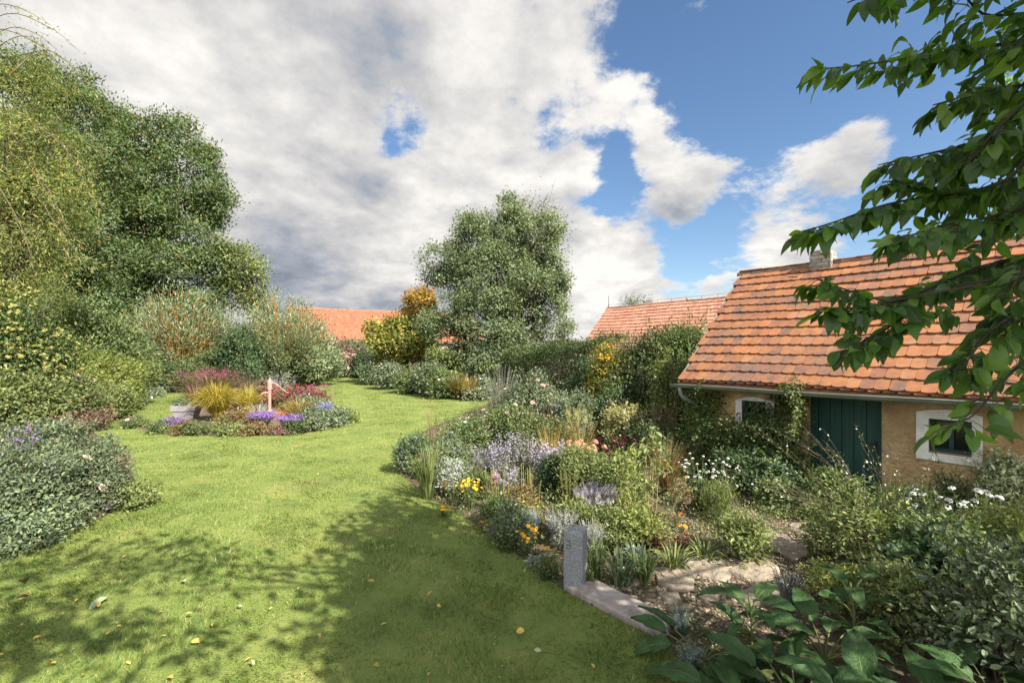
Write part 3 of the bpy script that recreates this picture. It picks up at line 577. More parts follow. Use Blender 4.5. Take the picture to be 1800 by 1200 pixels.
    F = []; K = len(xs)
    for s in range(2):
        for i in range(K - 1):
            for j in range(n - 1): p0 = s * K * n + i * n + j; F.append((p0, p0 + 1, p0 + n + 1, p0 + n))
    g = Geo().add(V, F); cap = [(-.10, gy + gr * math.cos(q), gz + gr * math.sin(q)) for q in a]; g.add(cap, [(0, i, i + 1) for i in range(1, n - 1)])
    rim = [(xq, gy - gr - .004, gz + .004 + .006 * math.sin(xq * 1.9)) for xq in xs]; g.add(*tube1(rim, [.0125] * K, 8))
    go = g.build('gutter', zinc, t, True)
    for xq in np.arange(.35, LEN, .95):
        bq = Geo(); q = np.linspace(math.pi * .98, 2 * math.pi, 9); bq.add(*tube1([(xq, gy + (gr + .005) * math.cos(w), gz + (gr + .005) * math.sin(w)) for w in q], [.0065] * 9, 5)); bq.build('bracket', zinc, go)
    pr = .042; pts = spline([(.08, gy, gz - .05), (.08, gy, gz - .20), (.11, gy + .03, gz - .27), (.30, YW - .11, gz - .40), (.33, YW - .07, gz - .47), (.33, YW - .07, -.2)], 26)
    Geo().add(*tube1(pts, [pr] * 26, 12)).build('downpipe', zinc, t, True)
    # eave board under the tiles
    Geo().box((LEN / 2, .10, EZ - .005), (LEN - .06, .03, .11)).build('fascia', surf_mat('dark_board', [(.3, (.06, .05, .04)), (.7, (.12, .10, .08))], 5, 4, .9, .2), t)
    # door of five boards, frame, handle
    dw = d1 - d0; door = Geo(); ydoor = YW + .13; nb = 6; gaps = (.0, .12, .285, .45, .615, .785, 1.0)
    for i in range(nb):
        x0, x1 = d0 + dw * gaps[i] + .005, d0 + dw * gaps[i + 1] - .005; door.box(((x0 + x1) / 2, ydoor + (.0 if i else -.02), (DT + DB) / 2), (x1 - x0, .035, DT - DB - .02))
    door.box(((d0 + d1) / 2, ydoor + .04, (DT + DB) / 2), (dw - .004, .035, DT - DB - .004))
    do = door.build('door', green, t); hx = d0 + dw * .905; hz = wallpt(1537, 787, YW)[1]; hd = Geo(); hd.box((hx, ydoor - .024, hz), (.038, .010, .20))
    hd.add(*tube1([(hx, ydoor - .025, hz + .045), (hx, ydoor - .07, hz + .045), (hx - .03, ydoor - .078, hz + .047), (hx - .125, ydoor - .075, hz + .042)], [.009, .009, .010, .008], 8)); hd.build('handle', surf_mat('black_iron', [(.3, (.010, .010, .010)), (.7, (.022, .021, .02))], 8, 3, .5, .1), do, False)
    Geo().box(((d0 + d1) / 2, YW + .14, DB - .08), (dw + .1, .42, .13)).build('doorstep', STONE, t)
    # windows
    for (x0, x1, z0, z1), (ox0, ox1, oz0, oz1, ozt) in ((wr, wo), (wl, wlo)):
        f = Geo(); nA = 9; out = [(ox0, oz0), (ox1, oz0 - .01)] + [(ox1 + (ox0 - ox1) * s, oz1 + (ozt - oz1) * math.sin(math.pi * s)) for s in np.linspace(0, 1, nA)]
        inn = [(x0, z0), (x1, z0)] + [(x1 + (x0 - x1) * s, z1) for s in np.linspace(0, 1, nA)]; n = len(out)
        V = [(a, YW - .028, b) for a, b in out] + [(a, YW - .028, b) for a, b in inn] + [(a, YW + .01, b) for a, b in out] + [(a, YW + .14, b) for a, b in inn]
        F = [q for i in range(n) for j in ((i + 1) % n,) for q in ((i, j, n + j, n + i), (i, 2*n + i, 2*n + j, j), (n + i, n + j, 3*n + j, 3*n + i))]
        wf = f.add(V, F).build('window', white, t)
        s = Geo(); yq = YW + .15; fw = .05; cxm = (x0 + x1) / 2
        for c, d in (((x0 + fw/2, yq, (z0 + z1)/2), (fw, .04, z1 - z0)), ((x1 - fw/2, yq, (z0 + z1)/2), (fw, .04, z1 - z0)), ((cxm, yq, z0 + fw/2), (x1 - x0 - 2*fw, .04, fw)), ((cxm, yq, z1 - fw/2), (x1 - x0 - 2*fw, .04, fw)), ((cxm, yq - .004, (z0 + z1)/2), (.05, .04, z1 - z0 - 2*fw))): s.box(c, d)
        s.build('frame', gm, wf); Geo().box((cxm, yq + .03, (z0 + z1)/2), (x1 - x0, .006, z1 - z0)).build('pane', glass, wf)
        Geo().box((cxm, YW + .055, z0 + .008), (x1 - x0, .17, .02)).build('sill', surf_mat('brown_sill', [(.3, (.17, .11, .08)), (.7, (.26, .18, .13))], 8, 4, .9, .2), wf)
cottage()

def plain_house(name, label, org, e, half, pitch, ez, length, ncourse, tile, gable_y=True, rod=False):
    rz = math.atan2(e[1], e[0]); t = thing(name, label, 'house', (*org, 0), rz)
    rise = half * math.tan(pitch); g = Geo(); st = surf_mat(name + '_render', [(.3, (.34, .28, .21)), (.7, (.47, .40, .31))], 2, 6, .95, .4, 20); x0, x1, y0, y1 = .2, length - .2, .35, 2 * half - .35
    V = [(x, y, z) for x in (x0, x1) for y, z in ((y0, -.5), (y1, -.5), (y1, ez + .25), (half, ez + rise - .12), (y0, ez + .25))]
    g.add(V, [(0, 1, 2), (0, 2, 4), (2, 3, 4), (5, 7, 6), (5, 9, 7), (7, 9, 8), (0, 4, 9), (0, 9, 5), (1, 6, 7), (1, 7, 2)]); g.build('wall', st, t)
    cs = half / math.cos(pitch) / ncourse; r = Geo().add(*tiled(length, ncourse, cs, pitch, .2, two=False, sag=.04))
    for sgn in (1, -1):
        ya, yb = (0, half) if sgn > 0 else (2 * half, half); Vd = [(xq, y, z) for xq in (0, length) for y, z in ((ya, 0), (yb, rise), (yb, rise - .08), (ya, -.08))]
        r.add(Vd, [(0, 4, 5, 1), (3, 2, 6, 7), (0, 1, 2, 3), (4, 7, 6, 5), (0, 3, 7, 4)])
    ro = r.build('roof', tile, t); ro.location = (0, 0, ez)
    ridge_caps(length, .09, surf_mat(name + '_ridge', [(.2, (.12, .08, .065)), (.7, (.24, .15, .115))], 5, 5, .9, .3, island=.3), ro, half, rise + .01, .4)
    Geo().box((length / 2, -.02, -.05), (length, .06, .12)).build('gutter', surf_mat(name + '_gutter', [(.3, (.14, .10, .08)), (.7, (.22, .17, .14))], 4, 4, .6, .1), t).location = (0, 0, ez)
    if rod:
        lr = Geo().add(*tube1([(.12, half, rise), (.12, half, rise + .85)], [.022, .012], 6)).add(*tube1([(.05, half, rise + .18), (.12, half, rise + .2), (.2, half, rise + .18)], [.012] * 3, 5)); iron = surf_mat(name + '_iron', [(.3, (.05, .05, .05)), (.7, (.10, .10, .10))], 4, 3, .6, 0)
        lo = lr.build('lightning_rod', iron, ro); w = Geo(); xs = np.arange(.12, length, .9)
        for x in xs: w.add(*tube1([(x, half, rise + .08), (x, half, rise + .26)], [.010, .010], 4))
        w.add(*tube1([(x, half, rise + .25 - .02 * (i % 2)) for i, x in enumerate(xs)], [.007] * len(xs), 4)); w.build('wire', iron, lo)
    return t
bo = np.array((-22.07, 47.0)); be = np.array((.901, .433)); bb = np.array((-.433, .901))
plain_house('tiled_barn', 'long far barn with a plain orange tiled roof above the garden', bo - be * .6 - bb * 3.7, be, 3.7, math.radians(42.3), 3.33, 20, 18, TILE2)
ho = np.array((6.11, 30.0)) - WB * 3.0
plain_house('tiled_house', 'neighbouring house with weathered pinkish roof and lightning rod behind the hedge', ho, WE, 3.0, math.radians(46), 1.95, 14, 16, TILE3, rod=True)

def plank_fence():
    a, b = P(635, 0, 44.5)[:2], P(800, 0, 42)[:2]; d = unit((b - a)[None])[0]; L_ = np.linalg.norm(b - a); t = thing('plank_fence', 'dark brown plank fence beneath the far barn roof', 'fence', (*a, 0), math.atan2(d[1], d[0]))
    g = Geo(); x = 0
    while x < L_: w = rng.uniform(.12, .16); g.box((x + w / 2, rng.normal() * .01, 1.15 + rng.normal() * .03), (w - .012, .025, 2.3)); x += w
    for z in (.4, 1.9): g.box((L_ / 2, .04, z), (L_, .05, .1))
    wm = surf_mat('dark_plank', [(.2, (.045, .028, .022)), (.6, (.10, .065, .05)), (.85, (.16, .11, .09))], 4, 5, .85, .4, stretch=(6, 6, .4), island=.4); g.build('board_panel', wm, t)
    for x in np.arange(.4, L_, 2.2): Geo().box((x, .10, 1.15), (.1, .1, 2.4)).build('post', wm, t)
plank_fence()

# ------------------------------------------------------------------ pump, well cover, planter
def pump():
    b = G(474, 723); t = thing('hand_pump', 'salmon pink cast iron hand pump in the round flower bed', 'water pump', b, .15)
    pm = surf_mat('pink_paint', [(.3, (.42, .19, .165)), (.7, (.50, .25, .22))], 6, 5, .5, .15, 30, stain=((.30, .12, .09), 5, .58, .75)); k = 1.0
    V, F = lathe([(.11, 0), (.11, .03), (.075, .05), (.055, .08), (.052, .75), (.062, .77), (.062, .80), (.066, .82), (.085, .86), (.088, 1.04), (.098, 1.05), (.098, 1.08), (.085, 1.085), (.001, 1.085)], 18); Geo().add(V, F).build('column', pm, t, False)
    V, F = lathe([(.082, 1.086), (.086, 1.12), (.072, 1.18), (.035, 1.225), (.022, 1.24), (.030, 1.26), (.022, 1.29), (.001, 1.30)], 18); Geo().add(V, F).build('cap', pm, t, True)
    p = spline([(-.04, 0, .72), (-.16, -.01, .725), (-.26, -.02, .71), (-.30, -.02, .64)], 12); Geo().add(*tube1(p, np.linspace(.036, .030, 12), 10)).build('spout', pm, t, True)
    h = Geo(); h.add(*tube1([(.03, 0, 1.06), (.14, .0, 1.10)], [.02, .018], 8)); p = spline([(.07, .0, 1.12), (.2, .01, 1.08), (.42, .02, .90), (.62, .03, .70), (.68, .03, .69)], 16); h.add(*tube1(p, np.linspace(.020, .013, 16), 8)); h.build('handle', pm, t, True)
    c = G(504, 727); V, F = lathe([(.001, .10), (.55, .10), (.60, .085), (.60, .0)], 28); o = Geo().add(V, F); o = o.build('well_cover', surf_mat('rust', [(.3, (.17, .065, .030)), (.7, (.36, .15, .06))], 5, 7, .85, .5, 30)); o.location = c; tag(o, 'round rusty iron cover beside the pink hand pump', 'well cover')
pump()
def planter():
    b = G(329, 737); t = thing('square_planter', 'tapered grey square planter standing at the edge of the round bed', 'planter', b, .25)
    pm = surf_mat('grey_planter', [(.3, (.20, .185, .195)), (.7, (.28, .265, .275))], 5, 5, .8, .3, 25); g = Geo()
    def fr(w0, z0, w1, z1): 
        V = [(sx * w, sy * w, z) for w, z in ((w0, z0), (w1, z1)) for sx, sy in ((-1, -1), (1, -1), (1, 1), (-1, 1))]; g.add(V, [(0, 1, 5, 4), (1, 2, 6, 5), (2, 3, 7, 6), (3, 0, 4, 7)])
    fr(.24, 0, .32, .32); g.build('body', pm, t); g = Geo(); fr(.345, .32, .375, .50); fr(.32, .322, .345, .32); fr(.375, .50, .34, .505); fr(.34, .505, .33, .42); g.build('rim', pm, t)
    Geo().box((0, 0, .44), (.66, .66, .02)).build('soil', surf_mat('potting_soil', [(.3, (.03, .02, .015)), (.7, (.07, .05, .035))], 9, 5, .95, .4), t)
    return b
PLANTER = planter()
# ------------------------------------------------------------------ plant builders
import zlib
def seed_from(label):
    """every plant grows from a seed of its own"""
    global rng; rng = np.random.default_rng(zlib.crc32(label.encode()))
UPV = A_([(0, 0, 1.0)])
def spot(px, a, top=None, wpx=None):
    """base point from a pixel row on the ground (a > 100) or a distance in metres; height and width from the picture"""
    b = G(px, a) if a > 100 else np.array(((px - 900) / FPX * a, a, float(height((px - 900) / FPX * a, a))))
    h = EYE + (HOR - top) / FPX * b[1] - b[2] if top is not None else None
    return b, h, (wpx / FPX * b[1] if wpx is not None else None)
def leaf_spray(C, O, per, spread, leaf, T, up=.15, outw=.6, flat=.8, lvar=.55):
    n = len(C) * per; p = np.repeat(C, per, 0) + rng.normal(size=(n, 3)) * spread * (1, 1, flat); o = np.repeat(O, per, 0)
    d = unit(o * outw + rdir(n) * .8 + (0, 0, up)); u = unit(o * .95 + (0, 0, .6) + rdir(n) * .55); s = leaf * rng.uniform(1 - lvar, 1 + lvar, n)
    p[:, 2] = np.maximum(p[:, 2], .01)
    return inst(T, p, frames(d, u), s)
def dome_pts(n, w, d, h, shell=.55, low=-.75, lump=.28, f=1.0, top=0.0):
    """clump centres on many small uneven mounds that together make the dome of a bush"""
    m = int(np.clip(n / 9, 7, 26)); q = rdir(m * 3); q = q[q[:, 2] > low][:m]; m = len(q); s = q * (rng.uniform(.42, .78, m) * (1 + lump * Lump(f)(q)))[:, None]; r = rng.uniform(.22, .46, m)
    k = rng.choice(m, n, p=r**2 / (r**2).sum()); o = rdir(n); o = unit(o + q[k] * .5 + (0, 0, .15)); c = s[k] + o * (r[k] * (shell + (1 - shell) * rng.uniform(0, 1, n)**.6))[:, None]
    z = rng.uniform(0, 1, n) < .10; c[z] *= rng.uniform(1.0, 1.25, (z.sum(), 1)); c = c * (w / 2, d / 2, h * .52) + (0, 0, h * .48); kk = c[:, 2] > .02
    return c[kk], unit(c[kk] - (0, 0, h * .4))
def add_flowers(t, name, mat, pos, nrm_, T, size, each=False, var=.25, kind=None):
    n = len(pos)
    if n == 0: return
    each = n <= 100 and size * 466 / max(float(t.location[1]), 1) > 3.0
    if not each: kind = 'stuff'
    s = size * rng.uniform(1 - var, 1 + var, n); u = unit(nrm_); ref = np.where(np.abs(u[:, 2:3]) > .9, A_([(1.0, 0, 0)]), UPV); Y = unit(np.cross(u, ref)); fr = np.stack((np.cross(Y, u), Y, u), 1)
    a = rng.uniform(0, 6.28, n); X2 = fr[:, 0] * np.cos(a)[:, None] + fr[:, 1] * np.sin(a)[:, None]; fr = np.stack((X2, np.cross(u, X2), u), 1)
    if each:
        me = None
        for i in range(n):
            if me is None: o = quads_mesh(T[0], T[1], name, mat, t); me = o.data
            else: o = bpy.data.objects.new(name, me); SC.collection.objects.link(o); o.parent = t
            Mx = Matrix(np.array(fr[i].T).tolist()).to_4x4(); o.matrix_local = Matrix.Translation(pos[i].tolist()) @ Mx @ Matrix.Scale(float(s[i]), 4)
        return
    V, F = inst(T, pos, fr, s); o = quads_mesh(V, F, name, mat, t)
    if kind: o['kind'] = kind
def bush(name, label, cat, px, a, top, wpx, mat, leaf=.05, T=LEAF2, cover=2.2, shell=.5, lump=.28, stem='brownstem', flowers=(), group=None, depth=None, per=14, up=.15, spread=None, low=-.75, twigs=0, hmul=1.0):
    seed_from(label); b, h, w = spot(px, a, top, wpx); h = max(h, .12) * hmul; d = depth or w; t = thing(name, label, cat, b, rng.uniform(0, 6), group)
    area = math.pi * w * d / 4 + math.pi * (w + d) / 2 * h * .9; n = int(cover * area / (.24 * leaf * leaf)); n = min(n, 60000); nc = max(14, n // per)
    c, o = dome_pts(nc, w, d, h, shell, low, lump); sp = spread or max(leaf * 1.5, .085 * (w + h) / 2)
    V, F = leaf_spray(c, o, per, sp, leaf, T, up)
    ns = min(46, max(8, nc // 14)); k = rng.choice(len(c), min(ns, len(c)), replace=False); tip = c[k]; base = rng.normal(size=(len(k), 3)) * (.05 * w, .05 * d, 0); base[:, 2] = -.03
    mid = (base + tip) / 2 + (0, 0, .15 * h); r = np.linspace(1, .35, 6)[None] * (.004 + .006 * h) * np.ones((len(k), 1)); g = Geo().add(*tubes(curve(base, mid, tip, 6), r, 4)); fg = Geo().add(V, F)
    tw = twigs + int(np.clip(9 + w * h * 9, 9, 44)); q = unit(rdir(tw) * (1, 1, .8) + (0, 0, .45)); p0 = q * (w * .30, d * .30, h * .34) + (0, 0, h * .46); p1 = q * (w * .5, d * .5, h * .5) * rng.uniform(.95, 1.42, (tw, 1)) + (0, 0, h * .5); p1[:, 2] += .06 * h
    Pt = curve(p0, (p0 + p1) / 2 + (0, 0, .07 * h), p1, 6); g.add(*tubes(Pt, np.linspace(.5, .15, 6)[None] * (.004 + .004 * h) * np.ones((tw, 1)), 3)); C = Pt[:, 1:].reshape(-1, 3); fg.add(*leaf_spray(C, np.repeat(q, 5, 0), 5, leaf * .6, leaf * .95, T, 0))
    g.build('stem', M[stem], t, True); fg.build('foliage', M[mat], t)
    for fm, cnt, FT, size, pn, each in flowers:
        k = np.where((o[:, 2] > -.2))[0]; sc = np.linalg.norm((c[k] - (0, 0, h * .48)) / (w / 2, d / 2, h * .52), axis=1); k = k[np.argsort(-sc)][:max(cnt * 2, len(k) // 3)]; k = rng.choice(k, min(cnt, len(k)), replace=False)
        add_flowers(t, pn, M[fm], c[k] + unit(o[k]) * (sp * .9 + size * .3), o[k] + (0, -.25, .5), FT, size, each)
    return t
def herb(name, label, cat, px, a, top, wpx, n, leafmat, leaf, T=LANCE, nl=14, l0=.1, l1=.9, stem='stem', head=None, lean=.5, group=None, r0=.004, rise=.3, hv=.25, base_w=.3):
    seed_from(label); b, h, w = spot(px, a, top, wpx); h = max(h, .1); t = thing(name, label, cat, b, rng.uniform(0, 6), group); hh = head[2] * (.9 if head[1] is SPIKE else .3) if head else 0
    q = rng.uniform(0, 6.283, n); rr = np.sqrt(rng.uniform(0, 1, n)); tip = np.stack((np.cos(q) * rr * w / 2, np.sin(q) * rr * w / 2, np.maximum(h - hh, .05) * rng.uniform(1 - hv, 1.0, n) * (1 - .12 * rr)), 1); base = tip * (base_w, base_w, 0) + (0, 0, -.02)
    mid = base * .4 + tip * (.5, .5, 0) * (1 - lean) + (0, 0, 1) * tip[:, 2:3] * .55; Pt = curve(base, mid, tip, 7); quads_mesh(*tubes(Pt, np.linspace(1.1, .5, 7)[None] * r0 * np.ones((n, 1)), 4), 'stem', M[stem], t, True)
    if nl:
        ts = rng.uniform(l0, l1, (n, nl)) * 6; i = np.minimum(ts.astype(int), 5); f = (ts - i)[..., None]; ar = np.arange(n)[:, None]; C = (Pt[ar, i] * (1 - f) + Pt[ar, i + 1] * f).reshape(-1, 3)
        m = len(C); z = rng.uniform(0, 6.283, m); d = np.stack((np.cos(z), np.sin(z), rng.normal(rise, .3, m)), 1); s = leaf * rng.uniform(.6, 1.25, m) * (1.15 - .5 * (ts.ravel() / 6)); quads_mesh(*inst(T, C, frames(d, UPV + rdir(m) * .4), s), 'foliage', M[leafmat], t)
    if head:
        fm, FT, size, pn = head[:4]; each = len(head) > 4 and head[4]; dirs = unit(Pt[:, -1] - Pt[:, -2]); 
        if any(FT is q_ for q_ in (DAISY, PHLOX5, ROSE)): dirs = dirs + (0, -.4, .2) + rng.normal(size=(n, 3)) * .3
        add_flowers(t, pn, M[fm], Pt[:, -1], dirs, FT, size, each)
        if len(head) > 5:                                             # side heads along the upper stem
            k = head[5]; ts = rng.uniform(.62, .98, (n, k)) * 6; i = np.minimum(ts.astype(int), 5); f = (ts - i)[..., None]; ar = np.arange(n)[:, None]; C = (Pt[ar, i] * (1 - f) + Pt[ar, i + 1] * f).reshape(-1, 3)
            o = rdir(len(C)); o[:, 2] = np.abs(o[:, 2]); add_flowers(t, 'small_' + pn, M[fm], C + o * size * .9, o, FT, size * .8, False)
    return t
def blades(n, h, spread, width, droop, base_r, k=5):
    q = rng.uniform(0, 6.283, n); L_ = h * rng.uniform(.65, 1.15, n); o = np.stack((np.cos(q), np.sin(q), np.zeros(n)), 1); sp = spread * rng.uniform(.3, 1.1, n)
    base = o * (base_r * np.sqrt(rng.uniform(0, 1, n)))[:, None] ; s = np.linspace(0, 1, k)
    c = base[:, None] + o[:, None] * (sp[:, None] * s**1.3)[..., None] + np.array((0, 0, 1.0)) * (L_[:, None] * (s * (1 + droop) - droop * s**2.6 * (.4 + .9 * (sp / max(spread, 1e-6)))[:, None]))[..., None]
    sd = np.stack((-o[:, 1], o[:, 0], np.zeros(n)), 1) + rng.normal(size=(n, 3)) * .3; sd = unit(sd)[:, None] * (width * np.array([.8, 1, .85, .5, .06] if k == 5 else np.linspace(1, .05, k)))[None, :, None] * .5
    V = np.stack((c - sd, c + sd), 2).reshape(n, -1, 3); F = np.array([(2*i, 2*i + 1, 2*i + 3, 2*i + 2) for i in range(k - 1)]); F = np.concatenate((F[:, (0, 1, 2)], F[:, (0, 2, 3)]))
    return V.reshape(-1, 3), (F[None] + (np.arange(n) * 2 * k)[:, None, None]).reshape(-1, 3)
def tuft(name, label, cat, px, a, top, wpx, n, mat, width=.008, droop=.45, group=None, head=None, base_r=.08, nh=12, upright=.9):
    seed_from(label); b, h, w = spot(px, a, top, wpx); h = max(h, .08); t = thing(name, label, cat, b, rng.uniform(0, 6), group); quads_mesh(*blades(n, h * upright, w * .72, width, droop, min(base_r, w * .25)), 'blade', M[mat], t)
    if head:
        fm, FT, size, pn = head[:4]; q = rng.uniform(0, 6.28, nh); r = w * .42 * rng.uniform(.2, 1, nh); tip = np.stack((np.cos(q) * r, np.sin(q) * r, h * rng.uniform(.8, 1.03, nh) - size * .4), 1); base = tip * (.1, .1, 0)
        Pt = curve(base, (base + tip) / 2 * (.7, .7, 1.15), tip, 6); quads_mesh(*tubes(Pt, np.linspace(.004, .002, 6)[None] * np.ones((nh, 1)), 3), 'stem', M['stem'], t)
        add_flowers(t, pn, M[fm], Pt[:, -1], unit(Pt[:, -1] - Pt[:, -2]) + ((0, -.4, 0) if FT is not SPIKE else (0, 0, 0)), FT, size, len(head) > 4 and head[4])
    return t
def tree(name, label, cat, base, lobes, Y, mat, leaf, nleaf, T=LEAF2, trunk_r=.3, per=26, spread=.34, group=None, limbs=60, shell=.5, lump=.3, dep=1.0, bark='bark', up=.0, bare=0, flowers=None, zmin=0.3, sq=.9, fill=.3):
    """trunk and limbs that run out to the clumps of a crown made of uneven lobes; lobes (px, py, r_px, metres behind Y)"""
    seed_from(label); base = np.array(base, float); t = thing(name, label, cat, base); C, O = [], []; vol = np.array([l[2]**2 * (l[4] if len(l) > 4 else 1) for l in lobes], float); vol /= vol.sum(); nc = nleaf // per
    cen = np.array([P(l[0], l[1], Y + l[3]) for l in lobes]); rad = np.array([l[2] / FPX * (Y + l[3]) for l in lobes])
    for (c, r, v) in zip(cen, rad, vol):
        n = max(6, int(nc * v)); n1 = int(n * fill); q = rdir(n1); C.append(c + q * (r * (.35 + .6 * rng.uniform(0, 1, n1)**.6) * (1 + lump * .6 * Lump(1.2)(q)))[:, None] * (1, dep, sq)); O.append(q); n = n - n1; m = int(np.clip(r * 7, 6, 15)); q0 = rdir(m); s0 = q0 * (rng.uniform(.50, .98, m) * (1 + lump * .5 * Lump(1.1)(q0)))[:, None]; r0 = rng.uniform(.22, .46, m); k = rng.choice(m, n, p=r0**2 / (r0**2).sum())
        q = unit(rdir(n) + q0[k] * .55 + (0, -.1, .3)); C.append(c + (s0[k] + q * (r0[k] * (shell + (1 - shell) * rng.uniform(0, 1, n)**.5))[:, None]) * r * (1, dep, sq)); O.append(q)
    C = np.concatenate(C) - base; O = np.concatenate(O); far_ = rng.uniform(0, 1, len(C)) < .05; C[far_] += O[far_] * spread * rng.uniform(.8, 2.6, (far_.sum(), 1)); k = C[:, 2] > zmin; C, O = C[k], O[k]
    V, F = leaf_spray(C, O, per, spread, leaf, T, up); quads_mesh(V, F, 'crown', M[mat], t)
    top = C[:, 2].max() * .86; cx = np.average(cen, axis=0, weights=rad**2) - base; k = 9; tz = np.linspace(-.1, top, k); tr = np.stack((cx[0] * np.clip(tz / top, 0, 1)**1.5, cx[1] * np.clip(tz / top, 0, 1)**1.5, tz), 1) + np.r_[np.zeros((1, 3)), rng.normal(size=(k - 1, 3)) * (trunk_r * .5, trunk_r * .5, 0)]
    g = Geo().add(*tube1(tr, trunk_r * np.array([1.35, 1.0, .92, .85, .74, .6, .45, .28, .08]), 12)); m = min(limbs, len(C)); s = rng.choice(len(C), m, replace=False); tip = C[s]
    z0 = np.clip(tip[:, 2] * rng.uniform(.35, .75, m), .12 * top, .9 * top); st = np.stack([np.interp(z0, tz, tr[:, i]) for i in range(3)], 1); rt = np.interp(z0, tz, trunk_r * np.array([1.35, 1.0, .92, .85, .74, .6, .45, .28, .08]))
    Pt = curve(st, st * .5 + tip * .5 + (0, 0, .6) + rng.normal(size=(m, 3)) * .25, tip, 7); g.add(*tubes(Pt, (np.linspace(.55, .06, 7)**1.3)[None] * np.maximum(rt, .04)[:, None], 6))
    if bare:
        s = rng.choice(len(C), bare, replace=False); tip = C[s] + unit(O[s]) * spread * 2.2; Pt = curve(C[s] - unit(O[s]) * spread * 2, C[s] + (0, 0, spread), tip, 5); g.add(*tubes(Pt, np.linspace(.03, .008, 5)[None] * np.ones((bare, 1)), 3))
    g.build('trunk', M[bark], t, True)
    if flowers:
        fm, cnt, FT, size, pn = flowers; s = rng.choice(np.where(O[:, 1] < .3)[0], cnt); add_flowers(t, pn, M[fm], C[s] + unit(O[s]) * spread * 1.3, O[s] + (0, -.4, .4), FT, size)
    return t

# ------------------------------------------------------------------ trees
tree('ash_tree', 'tall broad grey green tree with sky gaps, standing alone behind the lawn', 'tree', (0.3, 31.5, 0),
     [(890,400,54,0),(845,435,55,.5),(930,425,52,0),(790,468,42,0),(765,480,24,0),(872,490,66,-.5),(940,495,52,0),(795,560,45,-1),(770,570,26,-1),(855,570,58,-1.5),(925,570,48,0),(968,545,34,.5),(985,585,22,.5),(830,622,46,-1.5),(890,632,42,-1),(975,500,22,0),(965,620,24,1)],
     31, 'ash', .155, 112000, trunk_r=.42, per=44, spread=.28, limbs=120, fill=.06, shell=.66, lump=.5, dep=.8, bare=40)
tree('bare_topped_tree', 'thin half bare grey tree top rising behind the tall grey green tree', 'tree', (2.0, 36.5, 0), [(925,385,40,0,.9),(955,395,32,0,.7),(975,410,18,0,.4),(905,370,26,0,.6)], 36, 'grey', .11, 5200, trunk_r=.25, per=8, spread=.42, limbs=130, bare=150, bark='greystem')
tree('oak_tree', 'huge dark green oak with rusty leaf tips left of the willows', 'tree', (-29.5, 35, 0),
     [(250,242,52,0),(302,232,34,0),(335,290,48,0),(248,310,66,-.5),(378,350,34,0),(330,378,62,-.5),(240,400,72,-1),(300,462,72,-1),(205,500,74,-1),(372,465,46,0),(262,552,62,-1.5),(345,552,44,-1),(195,590,52,-2),(275,610,50,-2),(205,215,30,0),(395,355,18,0),(160,400,50,1),(130,560,60,0)],
     33, 'oak', .185, 140000, fill=.10, trunk_r=.6, per=44, spread=.36, limbs=110, shell=.6, lump=.45, dep=.8, sq=.85)
tree('broad_tree', 'tall dense tree at the far left edge behind the yellowing climber', 'tree', (-28.0, 27.5, 0),
     [(120,150,42,0),(60,130,46,0),(30,200,80,0),(150,190,44,0),(120,270,80,-.5),(60,330,90,-.5),(40,430,95,-1),(120,430,80,-1),(140,520,70,-1),(60,560,90,-1.5),(110,600,60,-2),(150,345,50,0)],
     27, 'oak', .165, 100000, fill=.10, trunk_r=.5, per=44, spread=.33, limbs=90, shell=.6, lump=.4, dep=.8)
tree('yellowing_tree', 'small thin pale tree at the right edge of the oak', 'tree', (-15.5, 33, 0), [(425,462,30,0),(440,505,22,0),(405,435,24,0),(448,530,16,0),(415,520,30,.5)], 33, 'light', .18, 9000, trunk_r=.2, per=16, spread=.34, limbs=40)
tree('autumn_tree', 'small autumn tree with an orange top beside the tall grey green tree', 'tree', (-7.1, 37.5, 0), [(738,535,24,0),(745,520,16,0),(722,560,22,0),(750,560,22,0),(735,585,26,0)], 37, 'autumn', .22, 9000, trunk_r=.16, per=18, spread=.26, limbs=30, shell=.4)
tree('quince_tree', 'small spreading tree with yellow green leaves in front of the barn roof', 'tree', (-7.4, 33.5, 0), [(690,588,28,0),(665,590,20,0),(712,590,28,0),(655,578,12,0),(700,615,28,-.5),(675,618,22,0),(735,605,26,0),(757,622,24,-.5)], 33, 'quince', .20, 15000, trunk_r=.18, per=18, spread=.24, limbs=40, shell=.45)
tree('apple_tree', 'low pale green fruit tree under the left side of the tall tree', 'tree', (-4.0, 30.5, 0), [(790,640,26,0),(815,628,22,0),(770,625,20,0),(835,648,20,0),(800,660,20,-.5)], 30, 'light', .17, 9000, trunk_r=.12, per=16, spread=.2, limbs=30)
tree('hazel_tree', 'dark leafy tree standing under the right side of the tall tree', 'tree', (1.2, 29.5, 0), [(905,655,30,0),(880,668,26,0),(930,645,22,.5),(860,655,22,0)], 29, 'mid', .15, 9000, trunk_r=.12, per=16, spread=.2, limbs=30)
tree('birch_tree', 'distant weeping birch peeping over the neighbouring ridge', 'tree', (16.5, 62, 0), [(1100,535,9,0),(1112,532,11,0),(1125,530,12,0),(1140,528,10,0),(1108,545,14,0),(1130,545,14,0),(1118,575,22,0)], 62, 'grey', .35, 2600, T=LANCE, trunk_r=.25, per=10, spread=.4, limbs=40, up=-.8)
